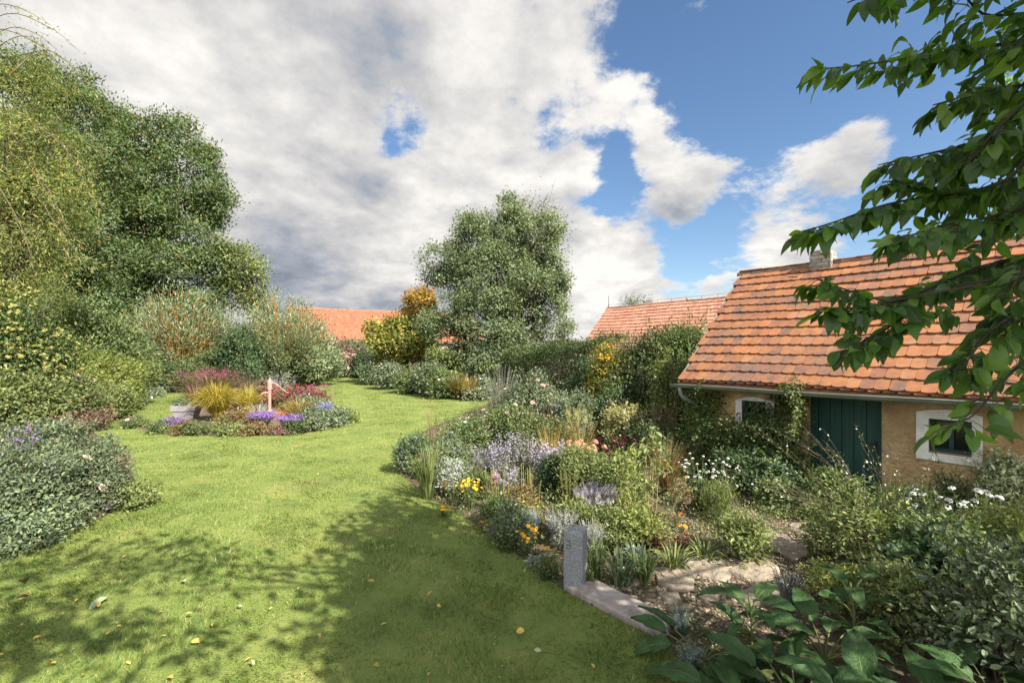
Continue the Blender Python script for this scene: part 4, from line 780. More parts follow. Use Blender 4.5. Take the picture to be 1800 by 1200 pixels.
tree('yellow_climber', 'yellow green arching shrub with long whippy shoots at the left edge', 'tree', (-16.6, 15.6, 0),
     [(20,190,62,0),(70,255,50,0),(20,300,80,0),(85,330,58,0),(130,330,34,.5),(55,400,70,0),(20,470,70,0),(90,430,46,.5),(30,540,40,0),(-60,300,110,0),(-60,480,90,0),(120,270,28,.5),(40,125,30,0),(40,580,50,0),(-20,600,60,0),(90,520,40,0),(100,160,26,0)],
     15.2, 'yellowgreen', .13, 50000, T=LANCE, trunk_r=.16, per=16, spread=.30, limbs=90, shell=.5, lump=.45, dep=.7, up=-.35)
def whips():
    t = bpy.data.objects['yellow_climber']; b = np.array(t.location); g = Geo(); C, O = [], []
    for pts in (((-60,60),(20,15),(60,35),(110,60),(140,92)), ((-80,90),(0,40),(60,75),(110,100),(160,150)), ((-50,30),(0,5),(40,15),(80,38)), ((-60,150),(20,100),(90,85),(130,120)), ((20,130),(60,90),(100,100),(140,160),(165,200)), ((20,230),(60,290),(100,360),(130,430)),
                ((-40,120),(10,70),(45,60),(75,85)), ((60,220),(110,250),(150,320),(170,370)), ((0,330),(40,400),(60,470),(68,540)), ((60,330),(100,400),(140,450),(165,470)), ((0,260),(50,290),(90,350),(120,410)), ((-30,70),(25,45),(70,60),(100,88))):
        p = spline([P(x, y, 14.4 + rng.uniform(-.8, .6)) for x, y in pts], 14) - b; g.add(*tube1(p, np.linspace(.018, .005, 14), 4)); C.append(p[3:]); O.append(np.tile(unit((p[-1] - p[0])[None]), (11, 1)))
    g.build('shoot', M['brownstem'], t, True); V, F = leaf_spray(np.concatenate(C), np.concatenate(O), 5, .07, .12, LANCE, -.5); quads_mesh(V, F, 'shoot_foliage', M['yellowgreen'], t)
whips()

def pollard(label, px, Y, wpx, top, n, seed_lean):
    seed_from(label); b, h, w = spot(px, Y, top, wpx); t = thing('pollard_willow', label, 'willow', b, rng.uniform(0, 6), None); hz = h * .17
    g = Geo().add(*tube1([(0, 0, -.1), (.03, 0, hz * .6), (0, .02, hz), (0, 0, hz + .18)], [.32, .26, .30, .16], 10)); g.build('trunk', M['bark'], t, True)
    q = rdir(n); q[:, 2] = np.abs(q[:, 2]) * .95 - .10; q = unit(q); L_ = (h - hz) * rng.uniform(.65, 1.05, n); hor = np.stack((q[:, 0], q[:, 1], np.zeros(n)), 1); st = np.array((0, 0, hz)) + q * .22
    tip = st + hor * w * .48 * rng.uniform(.75, 1.08, n)[:, None] + np.array((0, 0, 1.0)) * (L_ * (.22 + .78 * q[:, 2]))[:, None]; mid = st + hor * w * .27 + np.array((0, 0, 1.0)) * (L_ * (.18 + .28 * q[:, 2]))[:, None]
    Pt = curve(st, mid, tip, 8); quads_mesh(*tubes(Pt, np.linspace(.045, .010, 8)[None] * np.ones((n, 1)), 4), 'osier', M['osier'], t, True)
    C = Pt[:, 5:].reshape(-1, 3); D = np.repeat(unit(Pt[:, -1] - Pt[:, -3]), 3, 0); C = C + rng.normal(size=C.shape) * .05; V, F = leaf_spray(C, D, 26, .26, .20, LANCE, .15, 1.0); quads_mesh(V, F, 'crown', M['willow'], t)
pollard('wide pollard willow with orange shoots, left of the dark bush', 318, 29.5, 200, 516, 380, 0)
pollard('narrower pollard willow with orange shoots, in front of the barn roof', 500, 31, 165, 520, 320, 0)

def hedge(label, a, b, h0, h1, thick, mat):
    a, b = np.array(a), np.array(b); c = (a + b) / 2; d = unit((b - a)[None])[0]; L_ = np.linalg.norm(b - a); t = thing('hedge', label, 'hedge', (*c, 0), math.atan2(d[1], d[0])); n = 3400
    u = rng.uniform(-.5, .5, n); f = rng.uniform(0, 1, n); hh = h0 + (h1 - h0) * (u + .5) + .12 * np.sin(u * 31) + .1 * np.sin(u * 13 + 1); face = rng.uniform(0, 1, n); x = u * L_; y = np.where(face < .62, -thick / 2, np.where(face < .75, thick / 2, rng.uniform(-.5, .5, n) * thick)); z = np.where(face < .75, f * hh, hh)
    y = y + rng.normal(size=n) * .10 + .12 * np.sin(x * 1.7 + z * 2.1); O = np.where((face < .62)[:, None], A_([(0, -1, .2)]), np.where((face < .75)[:, None], A_([(0, 1, .2)]), A_([(0, 0, 1.0)]))).astype(float)
    V, F = leaf_spray(np.stack((x, y, z), 1), O, 16, .13, .085, LEAF2, .1); quads_mesh(V, F, 'foliage', M[mat], t)
    g = Geo()
    for x in np.arange(-L_ / 2 + .3, L_ / 2, .5): g.add(*tube1([(x, 0, -.05), (x + rng.normal() * .05, rng.normal() * .1, .7), (x + rng.normal() * .15, rng.normal() * .2, h0 * .85)], [.04, .03, .012], 5))
    g.build('stem', M['bark'], t)
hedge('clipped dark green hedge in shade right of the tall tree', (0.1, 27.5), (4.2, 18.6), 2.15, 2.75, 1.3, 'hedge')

# ------------------------------------------------------------------ shrubs of the background
B = bush
B('evergreen_bush', 'dense dark evergreen bush between the two pollard willows', 'bush', 418, 27, 583, 72, 'dark', .13, cover=2.6)
B('dark_bush', 'low dark bush beneath the wide pollard willow', 'bush', 300, 26.5, 646, 90, 'dark', .11)
B('dark_bush', 'green bush right of the wide willow trunk', 'bush', 362, 27, 626, 88, 'mid', .11)
B('elder_bush', 'large green bush in the shade under the left trees', 'bush', 150, 19.5, 560, 160, 'mid', .12, cover=2.4)
B('elder_bush', 'leafy bush closing the gap under the oak', 'bush', 205, 24, 585, 100, 'oak', .13, cover=2.2)
B('flowering_ivy', 'ivy mound full of creamy yellow flower balls at the left edge', 'ivy', 30, 13.4, 527, 125, 'ivy', .09, cover=2.2, flowers=(('paleyellow', 420, PUFF, .11, 'flower_ball', False),))
for l, px, a, top, w, m, fl in (
    ('yellow green rose bush at the left edge below the flowering ivy', 40, 12.6, 655, 130, 'light', 7), ('big leafy yellow green rose bush below the oak', 150, 17, 622, 150, 'lime', 6), ('lighter rose bush left of the low willow bushes', 208, 19.5, 632, 100, 'light', 6),
    ('straggly rose bush with white blooms in the left border', 100, 13.6, 675, 130, 'rose', 9), ('loose pale rose bush on the near side of the left recess', 20, 12.4, 690, 120, 'rose', 7), ('low rose bush at the corner of the left recess', 185, 15.6, 680, 90, 'light', 6)):
    B('rose_bush', l, 'rose bush', px, a, top, w, m, .085, stem='stem', shell=.4, lump=.4, flowers=(('blush', fl, ROSE, .16, 'flower', True),), twigs=10)
B('geranium', 'low reddish leaved plant edging the left border', 'plant', 122, 762, 728, 110, 'pinkleaf', .07, cover=1.4)
B('catmint', 'grey low plant on the border tip left of the round bed', 'plant', 240, 700, 684, 70, 'grey', .09, flowers=(('white', 8, DAISY, .14, 'flower', True),))
B('catmint', 'low green plant along the recess of the left border', 'plant', 215, 722, 700, 60, 'mid', .08)
B('wall_shrub', 'wide grey shrub behind the narrower pollard willow', 'shrub', 520, 40, 600, 110, 'grey', .17)
B('wall_shrub', 'green shrub at the foot of the narrower willow', 'shrub', 545, 36, 632, 60, 'mid', .15)
B('wall_shrub', 'wispy grey shrub at the left foot of the narrower willow', 'shrub', 462, 29.5, 606, 74, 'grey', .13, lump=.6, cover=1.5, twigs=20)
B('wall_shrub', 'wispy grey green shrub at the right foot of the narrower willow', 'shrub', 552, 31, 598, 74, 'willow', .14, lump=.6, cover=1.5, twigs=20)
B('wall_shrub', 'low rusty stemmed shrub between the willows and the round bed', 'shrub', 400, 27.5, 645, 90, 'bronze', .11, lump=.6, cover=1.1, stem='redstem', twigs=20)
B('rose_bush', 'small pink flowered rose on the tip nearest the round bed', 'rose bush', 236, 752, 738, 34, 'mid', .05, flowers=(('blush', 4, ROSE, .11, 'flower', True),))
# near left roses
for l, px, a, top, w, fl in (('near blue green rose bush at the lower left corner of the lawn', 40, 938, 810, 170, 3), ('blue green rose bush with pink bloom on top beside the lawn', 135, 898, 775, 116, 4), ('rose bush behind the violet aster at the left edge', 85, 7.4, 752, 150, 3),
        ('rose bush filling the left edge under the violet aster', -10, 7.0, 775, 190, 2), ('rose bush with white bloom leaning over the lawn', 186, 7.9, 776, 56, 3), ('front rose bush cut off by the left edge', -70, 5.6, 800, 200, 2)):
    B('rose_bush', l, 'rose bush', px, a, top, w, 'bluegreen', .043, T=LEAF6, cover=1.6, shell=.3, lump=.6, stem='brownstem', flowers=(('blush', fl, ROSE, .10, 'flower', True),), twigs=16)
def aster(label, px, a, top, w, col='lav', n=60, hs=.028, leafm='mid', leaf=.05, side=9, hv=.5):
    return herb('aster', label, 'aster', px, a, top, w, n, leafm, leaf, nl=22, head=(col, DAISY, hs, 'flower_head', False, side), r0=.003, hv=hv)
for l, px, a, top, w, m, st in (('arching grey green stems over the near rose bushes', 110, 6.9, 752, 150, 'grey', 'brownstem'), ('reddish young shoots leaning out over the lawn from the near roses', 205, 7.6, 776, 60, 'pinkleaf', 'redstem'), ('straggling stems at the front of the near rose bed', 140, 915, 815, 130, 'rose', 'brownstem')):
    herb('wild_perennial', l, 'plant', px, a, top, w, 40, m, .045, LEAF2, nl=22, stem=st, hv=.5, lean=.1, base_w=.5, r0=.003)
aster('violet aster clump rising at the left edge', 22, 6.9, 730, 74, 'violet', 60, .035)
aster('pale violet aster showing through the near rose leaves', 88, 6.2, 785, 50, 'lav', 40, .032)
aster('small violet aster at the lawn edge beneath the near roses', 203, 6.75, 872, 44, 'lav', 36, .03)
B('sprawling_groundcover', 'loose sunlit low stems spilling onto the lawn from the near roses', 'plant', 238, 892, 850, 70, 'light', .045, cover=.9, shell=.3)
B('ground_ivy', 'low shaded groundcover at the lower left corner', 'plant', 20, 972, 952, 110, 'bluegreen', .05, cover=1.2)

# ------------------------------------------------------------------ round bed
T_ = tuft
T_('switch_grass', 'tall reddish grass at the back left of the round bed', 'grass clump', 372, 704, 650, 120, 620, 'pinkleaf', .022, .25, head=('rosepurple', SPIKE, .3, 'flower_head'), nh=70)
T_('switch_grass', 'pinkish grass behind the planter', 'grass clump', 345, 712, 672, 60, 260, 'pinkleaf', .018, .3)
T_('switch_grass', 'pinkish brown grass behind the pump spout', 'grass clump', 420, 702, 664, 70, 320, 'pinkleaf', .018, .3)
T_('hakone_grass', 'big glowing golden grass clump right of the planter', 'grass clump', 382, 740, 680, 70, 1000, 'goldgrass', .020, .9)
T_('hakone_grass', 'smaller golden grass clump left of the pump', 'grass clump', 436, 730, 684, 44, 500, 'goldgrass', .018, .9)
T_('hakone_grass', 'orange tinted grass clump right of the rusty cover', 'grass clump', 526, 736, 702, 56, 320, 'straw', .018, .5)
T_('silver_grass', 'pale straw coloured blades left of the pump base', 'grass clump', 452, 745, 708, 50, 150, 'silver', .020, .35)
herb('knotweed', 'red flowering knotweed right of the pump handle', 'plant', 512, 716, 668, 90, 70, 'pinkleaf', .13, LEAF2, nl=22, head=('red', SPIKE, .22, 'flower_spike', False), hv=.6)
herb('knotweed', 'dark red flowering knotweed at the right of the round bed', 'plant', 552, 722, 672, 70, 80, 'redleaf', .12, LEAF2, nl=22, head=('rosepurple', CLUSTER, .11, 'flower_head', False), hv=.6)
herb('knotweed', 'red flowers showing left behind the pump', 'plant', 458, 706, 672, 40, 40, 'pinkleaf', .12, LEAF2, nl=20, head=('red', SPIKE, .2, 'flower_spike', False), hv=.6)
herb('loosestrife', 'mauve misty flowers at the back of the round bed', 'plant', 492, 24.5, 652, 60, 50, 'grey', .16, LEAF2, nl=24, head=('mauvegrey', SPIKE, .25, 'flower_spike', False), hv=.6)
herb('speedwell', 'blue flower spikes at the right of the round bed', 'plant', 570, 738, 702, 24, 34, 'grey', .09, LANCE, head=('blue', SPIKE, .26, 'flower_spike', False))
aster('low violet aster mound in front of the planter', 302, 757, 731, 48, 'violet', 90, .05, 'mid', .06)
aster('rounded violet aster mound below the pump', 461, 755, 720, 52, 'violet', 130, .05, 'mid', .06, hv=.2)
aster('violet aster mound below the rusty cover', 513, 758, 726, 52, 'violet', 120, .05, 'mid', .06, hv=.2)
B('sedum', 'brownish sedum between golden grass and pump', 'plant', 412, 752, 726, 50, 'bronze', .06)
B('sedum', 'dark seed heads along the front of the round bed', 'plant', 495, 763, 750, 46, 'pinkleaf', .05, cover=1.3)
for l, px, a, top, w, m in (('green leafy clump at the front left of the round bed', 352, 763, 746, 44, 'rose'), ('yellowish low clump on the front edge of the round bed', 404, 764, 748, 40, 'light'), ('grey green clump right of the violet mounds', 556, 754, 718, 54, 'grey'),
        ('pale spiky low clump at the right tip of the round bed', 592, 748, 722, 48, 'grey'), ('orange tinged low clump beneath the planter aster', 322, 764, 749, 34, 'bronze'), ('dark heuchera below the second violet mound', 520, 762, 744, 36, 'hedge'), ('low green tuft at the left tip of the round bed', 282, 761, 747, 30, 'mid'), ('pale low leaves at the very right end of the bed', 612, 742, 726, 30, 'lime'), ('beige dry low plant in the middle of the round bed front', 445, 763, 748, 44, 'bronze')):
    B('perennial', l, 'plant', px, a, top, w, m, .07, cover=1.6, stem='stem')
for l, px, a, top, w, m in (('reddish leafy filler behind the golden grass', 405, 724, 690, 60, 'pinkleaf'), ('rusty filler plant right behind the pump column', 500, 714, 690, 50, 'bronze'), ('grey green filler at the back right of the round bed', 545, 730, 702, 60, 'grey'), ('low bronze filler in the centre of the round bed', 520, 724, 706, 40, 'bronze'), ('pinkish filler at the back edge of the round bed', 455, 708, 680, 80, 'pinkleaf'), ('dull red filler at the right of the pump', 530, 716, 684, 60, 'redleaf'), ('beige filler left of the pump', 430, 748, 726, 44, 'straw')):
    B('perennial', l, 'plant', px, a, top, w, m, .09, cover=1.3, lump=.6, stem='redstem')
bp = thing('planter_herb', 'green low plant growing in the grey square planter', 'plant', PLANTER + np.array((0, 0, .45))); c, o = dome_pts(90, .78, .78, .24, .4); quads_mesh(*leaf_spray(c, o, 14, .05, .055, LEAF2, .3), 'foliage', M['bluegreen'], bp)

# ------------------------------------------------------------------ far border below barn and tall tree
for l, px, a, top, w, m, fl, col in (('pale pink climbing rose on the barn wall right of the willow', 605, 43, 601, 86, 'pinkleaf', 60, 'blush'), ('creamy flowered shrub at the foot of the barn wall', 575, 41, 634, 60, 'grey', 20, 'blush'), ('grey green climber under the barn gutter', 630, 44, 601, 70, 'grey', 0, 'white'),
        ('shaded shrub where the barn wall meets the plank fence', 652, 42, 622, 50, 'dark', 0, 'white'), ('small dark round shrub at the far end of the lawn', 636, 40, 648, 26, 'dark', 0, 'white')):
    B('wall_shrub', l, 'shrub', px, a, top, w, m, .17, flowers=((col, fl, CLUSTER, .28, 'flower_head', False),) if fl else ())
for l, px, a, top, w, m, fl in (('grey leaved phlox at the left start of the far border', 656, 676, 640, 40, 'bluegreen', 10), ('pale phlox clump right of the bleached stalks', 686, 684, 642, 52, 'grey', 12), ('green phlox clump below the plank fence', 722, 691, 646, 54, 'mid', 10), ('tall leafy perennial in the middle of the far border', 752, 695, 640, 48, 'bluegreen', 8),
        ('arching green perennial in front of the apple tree', 780, 700, 652, 50, 'mid', 8), ('dark round bush near the right end of the far border', 790, 27.0, 664, 34, 'dark', 0), ('greyish airy shrub at the right end of the far border', 842, 703, 672, 50, 'grey', 8)):
    B('phlox', l, 'plant', px, a, top, w, m, .12, flowers=(('white', fl, CLUSTER, .12, 'flower_head', False),) if fl else (), stem='stem')
T_('tall_grass', 'straw coloured grass clump under the tall tree', 'grass clump', 806, 702, 655, 50, 300, 'bronze', .03, .35)
T_('tall_grass', 'pale upright grass beside the dark round bush', 'grass clump', 826, 704, 660, 36, 200, 'straw', .03, .2)
herb('foxtail', 'two bleached dry stalks at the left start of the far border', 'plant', 653, 673, 616, 14, 7, 'straw', .12, LANCE, nl=6, stem='greystem', head=('mauvegrey', SPIKE, .8, 'flower_spike', False))
herb('young_shrub', 'thin young shrub standing in the lawn edge of the far border', 'shrub', 754, 701, 664, 22, 7, 'mid', .13, LEAF2, nl=26)
# right of the lawn, middle distance
B('forsythia', 'bright yellow leaved shrub at the end of the dark hedge', 'shrub', 1078, 14.6, 612, 74, 'quince', .085, cover=1.7, shell=.4, lump=.45, flowers=(('gold', 60, CLUSTER, .10, 'leaf_cluster', False),))
for l, px, a, top, w, m in (('big dark arching shrub against the neighbouring roof', 1150, 14.5, 588, 120, 'hedge'), ('tallest shrub touching the cottage gable', 1205, 13.8, 573, 100, 'mid'), ('dark shrub below the yellow leaved one', 1110, 13.6, 650, 100, 'hedge'), ('shrub growing round the cottage gable corner', 1190, 12.4, 640, 76, 'mid'), ('dark shrub closing the corner between hedge and cottage', 1040, 16.5, 640, 70, 'dark')):
    B('laurel_shrub', l, 'shrub', px, a, top, w, m, .085, cover=2.3, lump=.4, twigs=12)
B('climbing_vine', 'yellow green vine climbing a dry stick beside the gable', 'vine', 1164, 11.2, 618, 30, 'light', .07, cover=1.5, flowers=(('peach', 12, CLUSTER, .07, 'flower_head', False),))
herb('twiggy_shrub', 'bare reddish twigs of a shrub left of the downpipe', 'shrub', 1165, 10.4, 690, 64, 40, 'bronze', .05, LEAF2, nl=5, stem='redstem', lean=.2)
B('spirea', 'creamy yellow low shrub behind the seed heads', 'shrub', 1098, 10.6, 712, 64, 'cream', .05, cover=1.8, flowers=(('paleyellow', 60, CLUSTER, .06, 'flower_head', False),))
B('green_mound', 'fresh green mound on the grass strip near the hedge', 'plant', 1045, 13.2, 724, 46, 'mid', .06)
B('green_mound', 'dark leafy plant under the hedge end', 'plant', 1075, 12.8, 700, 80, 'dark', .07)
B('green_mound', 'low dark leaves filling the shade left of the cottage', 'plant', 1150, 9.8, 745, 90, 'hedge', .06)
# ------------------------------------------------------------------ long flower border
herb('twiggy_shrub', 'tall grey twiggy shrub at the far end of the flower border', 'shrub', 880, 16.2, 634, 84, 120, 'grey', .07, LEAF2, nl=26, stem='greystem', lean=.1, hv=.5)
B('rose_bush', 'tall pale rose bush in front of the dark hedge', 'rose bush', 938, 12.6, 664, 92, 'grey', .06, stem='stem', shell=.35, lump=.45, cover=1.6, twigs=16, flowers=(('blush', 14, ROSE, .11, 'flower', True),))
B('rose_bush', 'rose bush with many faded blooms right of the tall pale rose', 'rose bush', 1003, 11.8, 690, 80, 'grey', .06, stem='stem', shell=.4, cover=1.5, twigs=10, flowers=(('mauvegrey', 16, ROSE, .09, 'flower', True),))
B('rose_bush', 'pink rose bush at the lawn side of the border', 'rose bush', 893, 10.6, 712, 80, 'mid', .055, stem='stem', shell=.4, cover=1.5, twigs=8, flowers=(('blush', 10, ROSE, .11, 'flower', True),))
B('rose_bush', 'low rose bush with a few red blooms near the lawn', 'rose bush', 818, 805, 738, 84, 'mid', .05, stem='stem', shell=.4, cover=1.6, twigs=8, flowers=(('red', 4, ROSE, .075, 'flower', True), ('white', 4, ROSE, .075, 'flower', True)))
B('rose_bush', 'green rose bush behind the lavender asters', 'rose bush', 950, 9.6, 738, 90, 'rose', .05, stem='stem', shell=.4, cover=1.6, flowers=(('blush', 6, ROSE, .09, 'flower', True),))
herb('dry_perennial', 'thin bare stalks leaning over the lawn behind the sedum', 'plant', 762, 800, 700, 30, 14, 'bronze', .05, LEAF2, nl=5, stem='redstem')
B('sedum', 'dark leaved bush with pale pink flower heads at the lawn bend', 'plant', 728, 828, 772, 64, 'dark', .05, cover=2.2, stem='stem', flowers=(('mauvegrey', 12, CLUSTER, .08, 'flower_head', False),))
B('sedum', 'broad dark green bush right of the lawn bend', 'plant', 790, 838, 764, 80, 'bluegreen', .05, cover=2.2, stem='stem', flowers=(('mauvegrey', 12, CLUSTER, .07, 'flower_head', False),))
T_('daylily', 'strappy pale green daylily arching over the lawn edge', 'daylily', 752, 876, 790, 84, 150, 'light', .014, 1.0, head=('pink', DAISY, .07, 'flower', True), nh=8)
T_('daylily', 'thin upright green blades behind the daylily', 'daylily', 768, 852, 775, 50, 90, 'lime', .010, .5)
B('lavender', 'grey leaved low plant between daylily and yellow flowers', 'plant', 800, 868, 815, 60, 'silver', .04, cover=1.5, stem='stem')
for l, px, a, top, w, col, n in (('yellow flowers behind the lavender bush', 826, 893, 838, 46, 'yellow', 26), ('yellow snapdragon clump near the lawn edge', 800, 888, 836, 50, 'yellow', 16), ('marigold with a single golden flower group on the lawn edge', 778, 908, 886, 24, 'gold', 12), ('golden marigold right of the first one', 853, 918, 892, 24, 'gold', 8),
        ('small golden marigold on bare soil', 850, 936, 908, 18, 'gold', 7), ('bright orange yellow marigold left of the granite post', 928, 976, 920, 40, 'gold', 20), ('few orange marigolds close to the granite post', 968, 1000, 948, 34, 'gold', 7), ('yellow flower group among the lavender asters', 966, 862, 796, 20, 'yellow', 12), ('yellow daisies in front of the dark dahlia', 845, 868, 820, 40, 'yellow', 8),
        ('orange marigold by the dry tall stalks', 1122, 935, 905, 18, 'orange', 4), ('orange marigold alone on the pale ground', 1190, 928, 890, 20, 'orange', 5), ('nearer orange marigold on the pale ground', 1198, 946, 915, 18, 'orange', 5)):
    herb('marigold', l, 'marigold', px, a, top, w, n, 'mid', .05, LANCE, nl=16, head=(col, DAISY, .055, 'flower', True), hv=.35)
aster('lavender aster left of the two big ones', 852, 848, 772, 50, 'lav', 60, .03, 'grey')
aster('biggest lavender aster in the middle of the border', 886, 852, 752, 66, 'lav', 80, .030, 'grey')
aster('pale seedy aster right of the biggest one', 922, 850, 752, 50, 'mauvegrey', 70, .03, 'grey')
aster('tall lavender aster left of the peach hydrangea', 956, 862, 768, 42, 'lav', 70, .034, 'grey')
aster('lavender aster touching the peach hydrangea', 986, 858, 765, 34, 'lav', 50, .034, 'grey')
aster('low lavender aster in front of the biggest one', 890, 882, 800, 60, 'lav', 60, .03, 'grey')
T_('orange_grass', 'orange tinted grass behind the lavender asters', 'grass clump', 970, 838, 738, 60, 130, 'straw', .008, .2)
T_('orange_grass', 'upright pale seed stalks behind the peach hydrangea', 'grass clump', 1020, 826, 722, 60, 120, 'straw', .009, .1, head=('paleyellow', SPIKE, .16, 'seed_head'), nh=24)
T_('orange_grass', 'brown orange grass right of the dahlia', 'grass clump', 1172, 872, 768, 80, 330, 'bronze', .007, .4)
herb('hydrangea', 'peach coloured dried hydrangea heads above the ferny plant', 'hydrangea', 1030, 850, 768, 70, 20, 'rose', .08, LEAF2, nl=10, head=('peach', PUFF, .11, 'flower_head', True), hv=.15)
B('ferny_plant', 'fresh green ferny bush in the middle of the border', 'bush', 1022, 878, 786, 76, 'light', .035, cover=2.4, lump=.35, stem='stem')
B('ferny_plant', 'dark hollow bush left of the ferny one', 'bush', 978, 868, 805, 50, 'dark', .04, cover=2.2)
B('ferny_plant', 'light green airy bush right of the ferny one', 'bush', 1080, 892, 800, 80, 'light', .04, cover=1.7, lump=.4, stem='stem')
herb('dahlia', 'dahlia with dark wine red flowers on tall stems', 'dahlia', 1082, 868, 752, 60, 14, 'light', .09, LEAF2, nl=14, l0=.4, head=('wine', ROSE, .085, 'flower', True), hv=.35)
herb('sage', 'silvery lavender sage in front of the ferny bush', 'sage', 1050, 922, 842, 76, 130, 'silver', .04, nl=14, head=('mauvegrey', SPIKE, .12, 'flower_spike', False), stem='greystem')
herb('artemisia', 'silver white wormwood behind the granite post', 'plant', 985, 960, 888, 66, 90, 'silver', .06, nl=26, stem='greystem')
herb('artemisia', 'silver leaved plant left of the wormwood', 'plant', 930, 950, 888, 50, 60, 'bluesilver', .06, nl=22, stem='greystem')
herb('artemisia', 'silvery plant right behind the granite post', 'plant', 1040, 985, 905, 60, 60, 'silver', .055, nl=22, stem='greystem')
herb('lambs_ear', 'woolly silver leaf rosette right of the granite post', 'plant', 1112, 990, 958, 44, 22, 'bluesilver', .10, LEAF2, nl=7, stem='greystem')
herb('lambs_ear', 'small silver rosette in front of the marigolds', 'plant', 938, 1000, 972, 30, 14, 'silver', .08, LEAF2, nl=7, stem='greystem')
for l, px, a, top, w in (('green verbascum spires left of the silver sage', 935, 905, 812, 46), ('slender green spires right of the pink flower', 890, 905, 818, 46), ('yellowing spire standing alone above the euphorbia', 922, 912, 800, 14), ('pale spires behind the yellow daisies', 862, 896, 820, 36)):
    herb('verbascum', l, 'plant', px, a, top, w, 9 if w > 20 else 2, 'lime', .055, LANCE, nl=46, stem='drystem', lean=.05, l0=.1, l1=1.0, rise=.9, base_w=.8)
herb('pink_dahlia', 'single pink dahlia flower on a straight stem', 'dahlia', 872, 900, 822, 14, 3, 'mid', .06, LEAF2, nl=6, head=('pink', ROSE, .09, 'flower', True), hv=.4)
B('euphorbia', 'rusty red stemmed plant in front of the spires', 'plant', 905, 912, 862, 66, 'bronze', .04, cover=1.3, stem='redstem')
B('euphorbia', 'dark low bush behind the marigold by the post', 'plant', 898, 952, 886, 66, 'bluegreen', .04, cover=1.9)
B('euphorbia', 'rounded green plant on the lawn edge right of the marigolds', 'plant', 872, 926, 880, 40, 'mid', .035, cover=1.7)
B('euphorbia', 'light leafy filler behind the silver rosettes', 'plant', 1010, 942, 878, 60, 'light', .04, cover=1.6, stem='stem')
B('euphorbia', 'yellow green leafy plant at the foot of the tall dry stalks', 'plant', 1130, 958, 895, 70, 'lime', .045, cover=1.6, stem='stem')
B('euphorbia', 'pale green low plant before the dry stalks', 'plant', 1075, 965, 905, 66, 'light', .04, cover=1.6, stem='stem')
B('euphorbia', 'low dull plant between the daylily and the sedum', 'plant', 830, 872, 828, 60, 'rose', .04, cover=1.6, stem='stem')
def hollyhock(label, px, a, tops, mat, stem, r0, leaf=.09):
    """bare bleached stalks that fork near the top and carry tufts of leaves"""
    seed_from(label); b, _, _ = spot(px, a); t = thing('dry_hollyhock', label, 'hollyhock', b); g = Geo(); C, O = [], []
    for tx, ty in tops:
        e = P(tx, ty, b[1] + rng.normal() * .06) - b; s = np.array((rng.normal() * .03, rng.normal() * .03, -.02)); m = s * .45 + e * .5 + rng.normal(size=3) * .03; p = curve(s[None], m[None], e[None], 12)[0] + np.r_[np.zeros((1, 3)), rng.normal(size=(11, 3)) * .006]; g.add(*tube1(p, np.linspace(r0, r0 * .4, 12), 5)); C.append(p[9:]); O.append(np.tile((0, -.2, .6), (3, 1)))
        for _ in range(4):
            k = rng.integers(4, 10); q = unit((rng.normal() * .7, rng.normal() * .5, .9)) * rng.uniform(.1, .25); pp = curve(p[k][None], (p[k] + q * .4 + (q[0] * .2, 0, 0))[None], (p[k] + q)[None], 6)[0]; g.add(*tube1(pp, np.linspace(r0 * .5, r0 * .2, 6), 4)); C.append(pp[4:]); O.append(np.tile(q, (2, 1)))
    g.build('stem', M[stem], t, True); quads_mesh(*leaf_spray(np.concatenate(C), np.concatenate(O), 5, .035, leaf, LEAF6, -.1), 'foliage', M[mat], t)
hollyhock('tall bleached stalk crowned with fresh leaves in the border', 1143, 936, ((1150, 758), (1136, 778), (1162, 786), (1147, 770)), 'light', 'drystem', .0055, .08)
hollyhock('leaning bleached stalks left of the tallest one', 1122, 940, ((1088, 796), (1118, 790), (1098, 812), (1104, 850)), 'lime', 'drystem', .004, .06)
hollyhock('rusty bare stems before the white phlox', 1192, 920, ((1172, 826), (1205, 838), (1183, 850), (1212, 862)), 'bronze', 'redstem', .004, .05)
